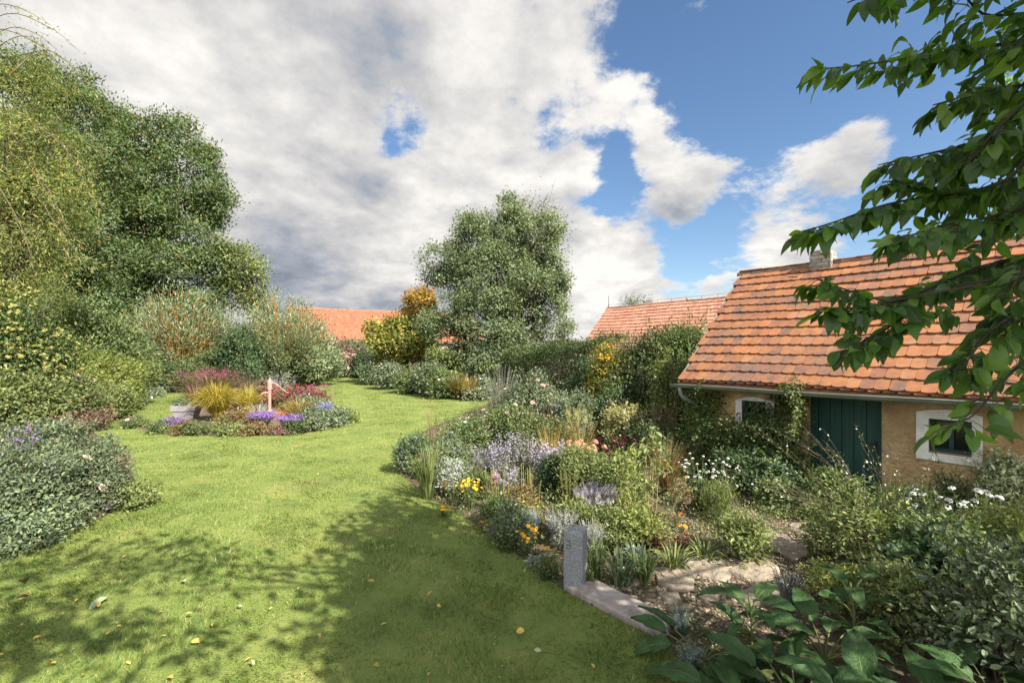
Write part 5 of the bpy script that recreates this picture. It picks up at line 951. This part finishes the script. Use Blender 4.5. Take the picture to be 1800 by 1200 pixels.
for l, px, a, top, w, n, m, st, hd in (('wispy pale stems behind the silver sage', 1090, 930, 840, 60, 40, 'light', 'drystem', None), ('loose stems between daylily and lavender asters', 830, 860, 780, 50, 30, 'grey', 'stem', None), ('wild looking stems before the tall pale rose', 935, 800, 705, 80, 50, 'grey', 'stem', ('blush', CLUSTER, .04, 'flower_head')),
        ('thin reddish stems left of the faded roses', 960, 790, 700, 50, 36, 'bronze', 'redstem', None), ('misty stems with tiny pale flowers behind the red rose', 850, 800, 722, 70, 60, 'mid', 'stem', ('white', CLUSTER, .035, 'flower_head')), ('airy stems in front of the euphorbia', 930, 930, 868, 60, 44, 'mid', 'stem', ('yellow', DAISY, .03, 'flower')),
        ('grass like stems right of the dark bush', 1000, 890, 812, 50, 40, 'lime', 'drystem', None), ('pale stems in front of the peach hydrangea', 1005, 870, 790, 46, 40, 'light', 'stem', ('lav', DAISY, .03, 'flower')), ('thin stems by the wine red dahlia', 1110, 860, 770, 60, 40, 'mid', 'stem', None), ('upright stems over the spirea', 1130, 820, 735, 60, 40, 'rose', 'redstem', None),
        ('green weeds along the lawn edge by the granite post', 965, 1015, 975, 50, 34, 'mid', 'stem', None), ('low weeds between lawn edge and marigolds', 890, 965, 925, 50, 30, 'rose', 'stem', None), ('pale flowered stems beside the granite post', 1062, 960, 905, 50, 40, 'light', 'stem', ('paleyellow', CLUSTER, .03, 'flower_head')), ('tangle of stems left of the dry stalks', 1050, 900, 850, 80, 46, 'grey', 'greystem', None)):
    herb('wild_perennial', l, 'plant', px, a, top, w, n, m, .05, LEAF2, nl=18, stem=st, head=(*hd, False) if hd else None, hv=.55, lean=.25, base_w=.6, r0=.003)
herb('white_phlox', 'dark leaved white phlox in front of the vine covered wall', 'phlox', 1232, 895, 790, 90, 44, 'dark', .09, LEAF2, nl=18, head=('white', CLUSTER, .042, 'flower_head', True), hv=.7)
herb('white_phlox', 'second white phlox clump closer to the cottage window', 'phlox', 1270, 880, 800, 60, 24, 'hedge', .09, LEAF2, nl=18, head=('white', CLUSTER, .045, 'flower_head', True), hv=.6)
B('santolina', 'pale green upright santolina below the cottage window', 'plant', 1265, 915, 852, 54, 'light', .05, T=LANCE, cover=2.2, up=.9, stem='stem')
B('box_plant', 'round fresh light green plant beside the stone path', 'plant', 1300, 982, 915, 72, 'light', .045, cover=2.4, stem='stem')
B('heuchera', 'low plant with dark red leaves at the path edge', 'plant', 1152, 966, 938, 34, 'redleaf', .04, cover=1.4)
B('heuchera', 'second dark red low plant near the stones', 'plant', 1205, 962, 945, 30, 'redleaf', .035, cover=1.2)
for l, px, a, top, w, n, m in (('broad strappy dark tuft behind the stone kerb', 1130, 1022, 965, 60, 60, 'mid'), ('strappy tuft touching the granite post', 1050, 1012, 955, 50, 50, 'mid'), ('lush strappy tuft between the other two', 1090, 1028, 975, 60, 60, 'bluegreen'), ('bright strappy leaves along the path side', 1185, 1000, 962, 60, 70, 'light'), ('small strappy leaves behind the ridged stone', 1240, 985, 955, 56, 60, 'light'), ('narrow pale tuft growing at the base of the post', 1036, 1032, 1000, 16, 26, 'light')):
    T_('montbretia', l, 'grass clump', px, a, top, w, n, m, .020, 1.0)

def border_fill():
    """low ground cover between the named plants"""
    pl = np.r_[np.array([G(*q)[:2] for q in LAWN_PX[22:33]]) , np.array([G(*q)[:2] for q in ((1000, 1020), (1120, 985), (1200, 930), (1230, 890), (1180, 850), (1150, 790), (1000, 740), (920, 705))])]
    n = 5200; lo, hi = pl.min(0), pl.max(0); x = rng.uniform(lo[0], hi[0], n); y = rng.uniform(lo[1], hi[1], n); cl = np.sin(x * 3.3 + 1.2 * np.sin(y * 1.9)) * np.sin(y * 2.9 + np.sin(x * 2.2)); k = inside(pl, x, y) & (rng.uniform(-1, .6, n) < cl); x, y = x[k], y[k]
    C = np.stack((x, y, height(x, y) + rng.gamma(2, .045, len(x))), 1); V, F = leaf_spray(C, UPV.repeat(len(C), 0).astype(float), 14, .075, .045, LEAF2, .1); tag(quads_mesh(V, F, 'ground_cover', M['mid']), 'low green ground cover filling the long flower border', 'ground cover', kind='stuff')
    pl = np.array([G(*q)[:2] for q in ((1175, 1000), (1190, 900), (1420, 880), (1700, 900), (1900, 960), (1900, 1100), (1480, 960), (1330, 930), (1240, 960))]); n = 2400; lo, hi = pl.min(0), pl.max(0); x = rng.uniform(lo[0], hi[0], n); y = rng.uniform(lo[1], hi[1], n); k = inside(pl, x, y); x, y = x[k], y[k]; k = np.sin(x * 4.1 + 2) * np.sin(y * 4.7 + x) > -.35; x, y = x[k], y[k]
    C = np.stack((x, y, height(x, y) + rng.gamma(2, .012, len(x))), 1); V, F = leaf_spray(C, UPV.repeat(len(C), 0).astype(float), 12, .06, .03, LEAF2, .1); tag(quads_mesh(V, F, 'ground_cover', M['light']), 'short green weeds on the pale ground before the cottage door', 'ground cover', kind='stuff')
border_fill()

# ------------------------------------------------------------------ creeper on the cottage front
def creeper():
    seed_from('wall creeper')
    t = thing('wall_creeper', 'leafy creeper covering the cottage wall left of the green door', 'creeper', (*EAVE, -.12), COTT_RZ); C, O = [], []
    def at(px, py, ly): x, z = wallpt(px, py, ly); return (x, ly, z + .12)
    for px, py, rx, rz_, n in ((1225, 740, 26, 40, 60), (1245, 700, 24, 20, 26), (1270, 760, 40, 30, 70), (1300, 775, 50, 32, 90), (1350, 770, 48, 30, 90), (1385, 740, 22, 40, 40), (1395, 705, 14, 24, 36), (1375, 700, 22, 18, 30), (1340, 810, 60, 34, 100), (1265, 810, 50, 40, 80), (1390, 800, 30, 40, 60), (1210, 790, 30, 40, 50), (1225, 700, 14, 24, 24), (1400, 735, 8, 26, 24), (1330, 745, 14, 20, 16), (1300, 830, 80, 30, 110), (1400, 830, 30, 30, 60), (1230, 830, 40, 40, 70), (1350, 735, 30, 20, 40)):
        for _ in range(n):
            a = rng.uniform(0, 6.28); r = rng.uniform(0, 1)**.5; ly = .30 - abs(rng.normal()) * .16 - (.22 if py > 750 else 0); C.append(at(px + rx * r * math.cos(a), py + rz_ * r * math.sin(a), ly)); O.append((0, -1, .25))
    C, O = np.array(C), np.array(O, float); V, F = leaf_spray(C, O, 16, .075, .055, LEAF2, .05, .8); quads_mesh(V, F, 'foliage', M['ivy'], t)
    hang = [at(1392, 690, -.16), at(1402, 700, -.2), at(1404, 725, -.2), at(1398, 745, -.2), at(1390, 765, -.18)]; g = Geo(); sp_ = spline(hang, 12); g.add(*tube1(sp_, [.004] * 12, 4)); V, F = leaf_spray(np.repeat(sp_, 6, 0) + rng.normal(size=(72, 3)) * .04, np.tile((0, -.6, -.6), (72, 1)).astype(float), 10, .035, .04, LEAF2, -.3); quads_mesh(V, F, 'hanging_foliage', M['light'], t)
    tops = np.array([at(x, 680, -.03) for x in np.linspace(1375, 1412, 30)]) + rng.normal(size=(30, 3)) * (.05, .07, .05); V, F = leaf_spray(tops, np.tile((0, -.4, .8), (30, 1)).astype(float), 12, .05, .045, LEAF2, .2); quads_mesh(V, F, 'gutter_foliage', M['light'], t)
    for px0, path_ in ((1300, ((1300, 880), (1290, 830), (1310, 780), (1290, 740), (1260, 705))), (1345, ((1345, 880), (1360, 830), (1345, 780), (1380, 740), (1392, 700))), (1240, ((1240, 870), (1235, 800), (1225, 740), (1228, 700))), (1370, ((1375, 880), (1390, 830), (1385, 780), (1400, 720)))):
        p = spline([at(x, y, .33) for x, y in path_], 16); g.add(*tube1(p, np.linspace(.022, .007, 16), 6))
    g.build('stem', M['bark'], t, True)
    V, F = leaf_spray(np.array([at(rng.uniform(1203, 1262), rng.uniform(690, 770), .33 - abs(rng.normal()) * .05) for _ in range(90)]), np.tile((0, -1, .2), (90, 1)).astype(float), 14, .06, .055, LEAF2, -.2); quads_mesh(V, F, 'yellow_foliage', M['lime'], t)
creeper()
bush('wall_bush', 'dark bush under the creeper between phlox and door', 'bush', 1335, 868, 790, 120, 'dark', .06, cover=1.6, flowers=(('white', 10, CLUSTER, .05, 'flower_head', False),))
bush('wall_bush', 'green bush hiding the foot of the green door', 'bush', 1470, 920, 838, 90, 'mid', .05, cover=1.0, lump=.6)
bush('geranium', 'scalloped green leaves at the foot of the green door', 'plant', 1372, 898, 858, 70, 'mid', .06, cover=1.7, T=LEAF6)

# ------------------------------------------------------------------ shaded plants on the right
for l, px, a, top, w, m, lf, TT, cv, fl in (
    ('sun flecked light green rose bush in front of the doorstep', 1500, 1000, 893, 150, 'light', .045, LEAF6, .62, ('blush', 3, ROSE, .06, 'flower', True)), ('light green rose bush under the cottage window', 1665, 1035, 910, 180, 'mid', .045, LEAF6, .75, None),
    ('rose bush at the right edge below the variegated shrub', 1800, 1030, 905, 150, 'lime', .042, LEAF6, .7, None), ('nearest dark rose bush at the lower right corner', 1760, 1190, 985, 230, 'bluegreen', .05, LEAF6, .62, None),
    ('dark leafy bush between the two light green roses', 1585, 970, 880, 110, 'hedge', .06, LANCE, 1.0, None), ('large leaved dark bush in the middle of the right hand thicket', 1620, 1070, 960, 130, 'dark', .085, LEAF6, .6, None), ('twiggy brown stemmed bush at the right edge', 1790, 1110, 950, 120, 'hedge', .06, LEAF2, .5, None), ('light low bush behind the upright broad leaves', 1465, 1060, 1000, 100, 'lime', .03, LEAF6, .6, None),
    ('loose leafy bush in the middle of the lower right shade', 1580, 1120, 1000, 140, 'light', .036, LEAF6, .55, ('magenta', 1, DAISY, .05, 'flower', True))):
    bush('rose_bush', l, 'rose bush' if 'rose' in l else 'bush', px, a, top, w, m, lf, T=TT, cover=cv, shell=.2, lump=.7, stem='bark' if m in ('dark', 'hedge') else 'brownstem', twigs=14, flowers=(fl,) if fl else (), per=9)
for l, px, a, top, w, n, m, nl, TT, lf in (('tall leafy stems leaning through the right hand roses', 1720, 1090, 930, 120, 26, 'rose', 26, LEAF2, .05), ('pale upright stems before the doorstep', 1440, 985, 915, 70, 26, 'light', 20, LEAF2, .045), ('narrow leaved stems at the right of the upright broad leaves', 1540, 1080, 960, 90, 30, 'mid', 24, LANCE, .08),
        ('dusky stems in the lower right corner', 1690, 1170, 1010, 120, 28, 'bluegreen', 24, LEAF2, .06), ('bright thin stems catching sun below the white phlox', 1650, 1010, 915, 110, 36, 'lime', 22, LANCE, .06)):
    herb('wild_perennial', l, 'plant', px, a, top, w, n, m, lf, TT, nl=nl, stem='brownstem', hv=.5, lean=.3, base_w=.5, r0=.004)
herb('white_phlox', 'white phlox left below the cottage window', 'phlox', 1632, 955, 852, 70, 9, 'mid', .09, LEAF2, nl=40, head=('white', CLUSTER, .085, 'flower_head', True), hv=.3)
herb('white_phlox', 'white phlox right below the cottage window', 'phlox', 1712, 965, 852, 90, 12, 'mid', .09, LEAF2, nl=40, head=('white', CLUSTER, .085, 'flower_head', True), hv=.4)
bush('variegated_shrub', 'cream and green variegated shrub at the right end of the wall', 'shrub', 1772, 950, 818, 84, 'varieg', .05, T=LEAF6, cover=1.3, flowers=(('white', 5, CLUSTER, .06, 'flower_head', False),))
bush('peony', 'dark leaved plant against the stucco left of the white phlox', 'plant', 1600, 940, 862, 90, 'dark', .08, T=LANCE, cover=2.0, up=.3)
bush('peony', 'dark slender leaves at the wall foot under the window frame', 'plant', 1672, 935, 838, 34, 'dark', .07, T=LANCE, cover=2.0, up=.3)
herb('grey_sage', 'dusky grey leaved herb behind the upright broad leaf plant', 'plant', 1385, 1070, 985, 66, 34, 'bluesilver', .05, LANCE, nl=22, stem='brownstem')
herb('nigella', 'thin feathery grey herb at the end of the stone kerb', 'plant', 1196, 1118, 1050, 50, 40, 'bluesilver', .035, LANCE, nl=26, stem='stem', r0=.002)
herb('nigella', 'feathery grey tuft on the lawn edge under the broad leaves', 'plant', 1212, 1172, 1128, 60, 34, 'bluesilver', .035, LANCE, nl=22, stem='stem', r0=.002)

def gaura():
    seed_from('gaura')
    b = G(1592, 985); t = thing('gaura', 'wiry stems with tiny white flowers leaning across the green door', 'plant', b); g = Geo(); FC, LC, LO = [], [], []
    tips = [(1270, 822, 5.3), (1302, 846, 5.4), (1300, 740, 5.5), (1345, 838, 5.3), (1372, 752, 5.4), (1402, 752, 5.3), (1418, 754, 5.5), (1445, 752, 5.4), (1500, 742, 5.3), (1522, 806, 5.2), (1545, 814, 5.0), (1360, 868, 5.1), (1390, 880, 5.0), (1422, 872, 4.9), (1332, 880, 5.2), (1470, 800, 5.2), (1560, 850, 4.8), (1575, 806, 5.0), (1640, 800, 5.2), (1700, 808, 4.9)]
    for px, py, Y in tips:
        e = P(px, py, Y) - b; s = np.array((rng.normal() * .12, rng.normal() * .12, 0)); m = s * .5 + e * .45 + np.array((0, 0, .14 * np.linalg.norm(e))); p = curve(s[None], m[None], e[None], 16)[0]; g.add(*tube1(p, np.linspace(.0026, .0010, 16), 5, False))
        LC.append(p[3:14]); LO.append(np.tile(unit((e - s)[None]), (11, 1))); q = p[10:]; FC.append(q + rng.normal(size=q.shape) * .018)
        for _ in range(2):
            i = rng.integers(6, 12); z = p[i] + (p[min(i + 3, 15)] - p[i]) * 1.6 + rng.normal(size=3) * .08; pp = curve(p[i][None], ((p[i] + z) / 2 + (0, 0, .02))[None], z[None], 6)[0]; g.add(*tube1(pp, np.linspace(.0025, .0012, 6), 4, False)); FC.append(pp[3:] + rng.normal(size=(3, 3)) * .012)
    g.build('stem', M['brownstem'], t, True); LC, LO = np.concatenate(LC), np.concatenate(LO); V, F = leaf_spray(LC, LO, 3, .012, .035, LANCE, .1, .7); lg = Geo().add(V, F)
    FC = np.concatenate(FC); lg.add(*leaf_spray(FC, np.tile((0, 0, 1.0), (len(FC), 1)), 3, .010, .016, LEAF2, .2)); lg.build('foliage', M['light'], t); k = rng.choice(len(FC), 46, replace=False); add_flowers(t, 'flower', M['white'], FC[k], rng.normal(size=(46, 3)) + (0, -1, .5), PHLOX5, .022, True)
gaura()

def broad_plant(label, px, a, n, ln, elev, seed=0, stalk=.35, upright=False, rot=0.0):
    """coarse plant with huge leaves on ribbed stalks; every leaf a part"""
    b, _, _ = spot(px, a); t = thing('broad_leaf_plant', label, 'plant', b); g = Geo(); r = np.random.default_rng(seed + 50)
    if upright: p = spline([(0, 0, -.02), (.02, .01, .22), (-.01, .02, .46)], 8); g.add(*tube1(p, np.linspace(.014, .007, 8), 6))
    for i in range(n):
        az = rot + i * 2.4 + r.normal() * .25; el = elev[0] + (elev[1] - elev[0]) * r.uniform(); L_ = ln * r.uniform(.75, 1.15); o = np.array((math.cos(az), math.sin(az), 0)); z0 = (.05 + .40 * i / n) if upright else 0.0
        st = np.array((0, 0, z0)) + o * .02; sl_ = stalk * r.uniform(.6, 1.1) * (.35 if upright else 1); en = st + o * sl_ * math.cos(el) + np.array((0, 0, sl_ * math.sin(el))); p = curve(st[None], ((st + en) / 2 + (0, 0, .03))[None], en[None], 6)[0]; g.add(*tube1(p, np.linspace(.008, .005, 6), 5, False))
        d = o * math.cos(el * .8) + np.array((0, 0, math.sin(el * .8))); up = np.array((0, 0, 1.0)) - o * .6 + r.normal(size=3) * .28; V, F = inst(BROAD[r.integers(0, 4)], en[None], frames(d[None], up[None]), A_([L_])); lf = quads_mesh(V, F, 'leaf', M['broad'], t, True)
        mid = V.reshape(-1, 5, 3)[:, 2] - frames(d[None], up[None])[0][2] * .003; Geo().add(*tube1(mid, np.linspace(.0055, .0012, len(mid)), 5, False)).build('midrib', M['stem'], lf, True)
    g.build('stalk', M['stem'], t, True)
broad_plant('broad leaved plant nearest the end of the stone kerb', 1235, 1160, 11, .28, (.25, .9), 1, .25)
broad_plant('broad leaved plant with a tall upright leafy stem over the gravel', 1320, 1150, 11, .25, (.4, 1.0), 2, upright=True)
broad_plant('broad leaved plant with the largest spreading leaves at the bottom', 1400, 3.0, 13, .38, (.2, .8), 3, .26)
broad_plant('broad leaved plant partly cut by the bottom edge', 1530, 2.85, 13, .36, (.25, .9), 4, .26)
broad_plant('broad leaved plant showing one big pale leaf at the lower right', 1680, 2.8, 11, .32, (.3, .9), 5, .26)
broad_plant('upright lance leaved plant in the lower right shade', 1500, 3.7, 9, .26, (.5, 1.2), 6, upright=True)
broad_plant('low broad leaved plant in the lower right corner', 1770, 2.9, 11, .32, (.3, 1.0), 8, .3)
broad_plant('low broad leaved plant behind the largest leaves', 1450, 3.5, 11, .32, (.3, 1.0), 9, .28)
broad_plant('broad leaved plant filling the bottom edge left of the largest leaves', 1290, 2.95, 11, .30, (.2, .8), 7, .22)

# ------------------------------------------------------------------ cherry tree overhead
def cherry():
    seed_from('cherry tree')
    base = np.array((3.5, .7, 0.0)); t = thing('cherry_tree', 'overhanging cherry branches with large drooping dark green leaves', 'cherry tree', base); g = Geo()
    trunk = spline([(0, 0, -.1), (.05, .02, 1.0), (-.05, .05, 2.1), (-.2, .1, 3.4), (-.3, -.1, 5.0), (-.35, -.2, 6.6)], 16); g.add(*tube1(trunk, np.linspace(.17, .05, 16), 12))
    br = [  # pixel polylines with their distance: the boughs that reach into view
        ([(1960,-60,2.3),(1850,20,2.2),(1720,30,2.1),(1690,-20,2.1),(1640,-40,2.05)], .016, 26), ([(1900,-80,2.2),(1760,-40,2.1),(1620,-30,2.0),(1530,-12,1.95),(1490,5,1.95)], .012, 26),
        ([(1960,40,2.3),(1860,70,2.2),(1740,80,2.1),(1640,95,2.0),(1560,108,1.95),(1480,120,1.9),(1425,122,1.9)], .016, 64), ([(1980,150,2.2),(1880,140,2.1),(1790,150,2.0),(1710,165,2.0),(1640,185,1.95)], .014, 46),
        ([(1990,200,2.4),(1890,215,2.3),(1790,225,2.2),(1700,255,2.1),(1610,275,2.0),(1545,290,2.0)], .016, 70), ([(1990,290,2.3),(1880,300,2.2),(1780,320,2.1),(1690,340,2.05),(1600,350,2.0),(1530,365,1.95),(1460,395,1.95),(1415,405,1.9)], .017, 100),
        ([(1990,300,2.0),(1890,330,1.9),(1790,370,1.85),(1700,390,1.8),(1620,410,1.8),(1560,420,1.8)], .014, 72), ([(1990,420,2.3),(1890,430,2.2),(1800,450,2.1),(1720,470,2.0),(1650,500,1.95),(1570,530,1.9),(1500,545,1.9),(1440,540,1.85)], .016, 90),
        ([(1640,510,1.95),(1600,550,1.9),(1540,590,1.9),(1490,612,1.85)], .007, 26), ([(1980,480,2.0),(1890,510,1.9),(1800,540,1.8),(1740,580,1.75),(1710,620,1.7),(1690,650,1.7)], .014, 60),
        ([(1990,560,2.1),(1900,590,2.0),(1820,620,1.9),(1770,660,1.8),(1735,700,1.75),(1712,738,1.7),(1665,745,1.65),(1640,760,1.65)], .011, 22), ([(1960,60,1.9),(1880,110,1.85),(1800,180,1.8),(1740,240,1.8),(1700,290,1.8)], .015, 54),
        ([(1990,90,1.8),(1900,180,1.75),(1820,260,1.7),(1760,330,1.7)], .014, 44), ([(1990,350,1.8),(1890,400,1.7),(1810,460,1.65),(1770,520,1.6)], .013, 44), ([(1990,640,1.9),(1900,650,1.8),(1830,670,1.75),(1790,690,1.7)], .010, 24), ([(1560,530,1.9),(1520,520,1.9),(1460,500,1.9),(1435,490,1.88)], .006, 18), ([(1700,340,2.1),(1600,320,2.05),(1550,320,2.0)], .006, 22), ([(1980,-20,1.9),(1890,20,1.85),(1800,60,1.8),(1760,100,1.8)], .012, 40)]
    PS, DS = [], []
    for pts, r, n in br:
        w = np.array([P(*q) for q in pts]) - base; p = spline(w, 24); s0 = trunk[np.argmin(np.abs(trunk[:, 2] - (p[0, 2] + .1)))]; lk = curve(s0[None], (p[0] * .6 + s0 * .4 + (0, 0, .15))[None], p[:1], 8)[0]; g.add(*tube1(np.r_[lk[:-1], p], np.r_[np.linspace(r * 1.5, r * .75, 7), np.linspace(r * .75, .0024, 24)], 7))
        n = int(n * 2.7); i = 23 * rng.uniform(.08, 1.0, n)**.85; k = np.minimum(i.astype(int), 22); c = p[k] + (p[k + 1] - p[k]) * (i - k)[:, None]; tan = unit(p[k + 1] - p[k]); side = unit(np.cross(tan, (0, 0, 1.0))) * rng.choice((-1, 1), n)[:, None]
        st = c; en = c + side * rng.uniform(.01, .05, n)[:, None] + np.array((0, 0, -1.0)) * rng.uniform(.0, .035, n)[:, None]; g.add(*tubes(curve(st, (st + en) / 2 + (0, 0, .008), en, 4), np.full((n, 4), .0013), 3)); PS.append(en); DS.append(tan * .55 + side * rng.uniform(.2, .8, n)[:, None] + np.array((0, 0, -1.0)) * rng.uniform(-.1, .9, n)[:, None])
    # twigs of the hidden crown: the boughs above and behind the viewer, that throw the dappled shade on the lawn
    sv = np.array(SUN_DIR) / SUN_DIR.z; H = []
    def shade(poly, n, h0=3.6, h1=6.4, gap=0.0):
        pl = np.array([G(*q)[:2] for q in poly]); c = 0; tries = 0
        while c < n and tries < 60 * n:
            tries += 1; x, y = rng.uniform(pl.min(0), pl.max(0))
            if not inside(pl, np.array([x]), np.array([y]))[0]: continue
            if gap and math.sin(x * 4.3 + 1.3 * math.sin(y * 3.1)) * math.sin(y * 4.9 + math.sin(x * 3.7)) > gap: continue
            q = np.array((x, y, 0)) + sv * rng.uniform(h0, h1)
            if q[1] > -.2 and abs(q[0]) < 1.16 * q[1] + .5 and q[2] < EYE + .80 * q[1] + .75: continue
            H.append(q - base); c += 1
    shade(((640,884),(740,878),(860,948),(1000,1055),(1160,1130),(1250,1200),(640,1200),(620,1040),(598,950)), 420, gap=.85)
    shade(((120,975),(250,930),(400,955),(500,985),(590,950),(640,1010),(570,1060),(430,1040),(300,1010),(160,1050)), 24, gap=.0)
    shade(((0,1090),(120,1060),(330,1090),(480,1075),(620,1090),(640,1200),(0,1200)), 22, gap=-.08); shade(((0,990),(110,960),(100,1200),(-60,1200)), 22)
    shade(((1010,1010),(1200,1015),(1420,1060),(1600,985),(1850,960),(1850,1200),(1190,1200)), 34, gap=.1); shade(((1560,1060),(1850,1040),(1850,1200),(1500,1200)), 24); shade(((1420,930),(1800,900),(1850,1090),(1420,1080)), 44, gap=.1); shade(((690,1190),(1330,1190),(1400,1290),(600,1290)), 60)
    H = np.array(H); o = unit(H - (-.6, -.2, 3.6)); p0 = H - o * .45; tt = trunk[np.clip((H[:, 2] / 6.6 * 13).astype(int), 6, 14)]; sel = rng.choice(len(H), 90, replace=False)
    g.add(*tubes(curve(tt[sel], (tt[sel] + H[sel]) / 2 + (0, 0, .3), H[sel], 8), np.linspace(.030, .004, 8)[None] * np.ones((90, 1)), 5)); g.build('trunk', M['bark'], t, True)
    for cx, cy, rx, ry, Y0, cnt in ((1770, 80, 80, 60, 2.3, 90), (1740, 250, 100, 80, 2.4, 120), (1710, 340, 110, 60, 2.3, 100), (1785, 430, 70, 80, 2.2, 80), (1660, 420, 120, 50, 2.2, 56), (1745, 520, 80, 60, 2.1, 40), (1600, 400, 90, 40, 2.2, 50), (1795, 640, 40, 80, 2.0, 46), (1720, 170, 90, 50, 2.3, 56), (1610, 555, 90, 26, 2.1, 40), (1600, 110, 90, 24, 2.2, 50), (1770, 330, 70, 70, 2.0, 70), (1560, 12, 70, 16, 2.1, 30)):
        for _ in range(max(3, cnt // 9)):                              # side twigs with their leaves
            e = P(cx + rx * rng.normal() * .5, cy + ry * rng.normal() * .5, Y0 + rng.normal() * .15) - base; s = e + (rng.uniform(.15, .4), rng.normal() * .12, rng.uniform(.0, .16)); p = curve(s[None], ((s + e) / 2 + (0, 0, .05))[None], e[None], 9)[0]; g.add(*tube1(p, np.linspace(.005, .0015, 9), 5, False))
            k = rng.integers(1, 9, 10); tan = unit(e - s); PS.append(p[k] + rng.normal(size=(10, 3)) * .018); DS.append(tan * .7 + rng.normal(size=(10, 3)) * .45 + (0, 0, -.45))
    PS, DS = np.concatenate(PS), np.concatenate(DS); n = len(PS); u = unit(UPV + rng.normal(size=(n, 3)) * .45 + (0, -.25, 0)); kind = rng.integers(0, 4, n); gg = Geo()
    for k in range(4): m = kind == k; gg.add(*inst(CHERRY[k], PS[m], frames(DS[m] + rng.normal(size=(m.sum(), 3)) * .18, u[m]), rng.uniform(.05, .104, m.sum())))
    gg.add(*leaf_spray(H, o, 26, .20, .125, LEAF6, -.3, .5)); gg.build('crown', M['cherry'], t, True)
cherry()

# ------------------------------------------------------------------ fallen leaves on the lawn
def fallen():
    seed_from('fallen leaves')
    T = big_leaf(6, .5, .1, .35, .02, 1.1, 9); ym = leaves('fallen_leaf_yellow', (.42, .30, .07), (.34, .16, .05), .3, .15); gm = leaves('fallen_leaf_pale_green', (.30, .36, .20), None, 0, .15); bm = leaves('fallen_leaf_brown', (.10, .05, .035), None, 0, .1); me = []
    def put(px, py, s, m, label, group=None, wid=1.0, name='fallen_leaf'):
        b = G(px, py); o = link(name, mesh_np(T[0] * (1, wid, 1), T[1], True, name), m); o.location = (b[0], b[1], .04 + rng.uniform(0, .012)); o.rotation_euler = (rng.normal() * .35, rng.normal() * .35, rng.uniform(0, 6.28)); o.scale = (s, s, s); tag(o, label, 'leaf', group); return o
    put(190, 1056, .17, gm, 'largest pale green fallen leaf on the left lawn', wid=1.1); put(325, 1030, .085, gm, 'grey green fallen leaf standing up in the grass'); put(337, 1135, .07, ym, 'bright orange yellow fallen leaf at the bottom of the lawn', wid=1.3)
    put(922, 1118, .075, ym, 'curled yellow fallen leaf on the shaded lawn near the kerb', wid=1.3); put(45, 1032, .13, bm, 'dark brown withered leaf on the grass at the left edge'); put(52, 1056, .09, bm, 'smaller dark withered leaf below the first dark one')
    pos = [(172,1078),(130,1066),(206,1103),(187,1125),(108,1090),(222,982),(135,1005),(425,1072),(476,1082),(442,1136),(447,1180),(440,1162),(655,1178),(540,870),(590,898),(433,897),(753,1060),(768,1072),(916,1062),(678,1102),(660,1028),(592,1010),(522,1047),(372,1108),(282,1130),(335,1085),(285,1085),(86,1170),(107,1162),(98,1175),(60,1135),(40,1108),(8,1160),(222,1168),(150,1192),(298,1198),(940,1152),(750,1195),(1040,1180),(560,1120),(205,1110),(560,835),(340,870),(300,800),(420,830),(640,915),(700,945),(800,1000),(480,930),(380,985)]
    for i, (x, y) in enumerate(pos): put(x + rng.normal() * 2, y + rng.normal() * 2, rng.uniform(.035, .065), ym if rng.uniform() < .8 else gm, 'small yellowish fallen leaf lying on the mown lawn', 'fallen leaves on the lawn', rng.uniform(.7, 1.2))
fallen()
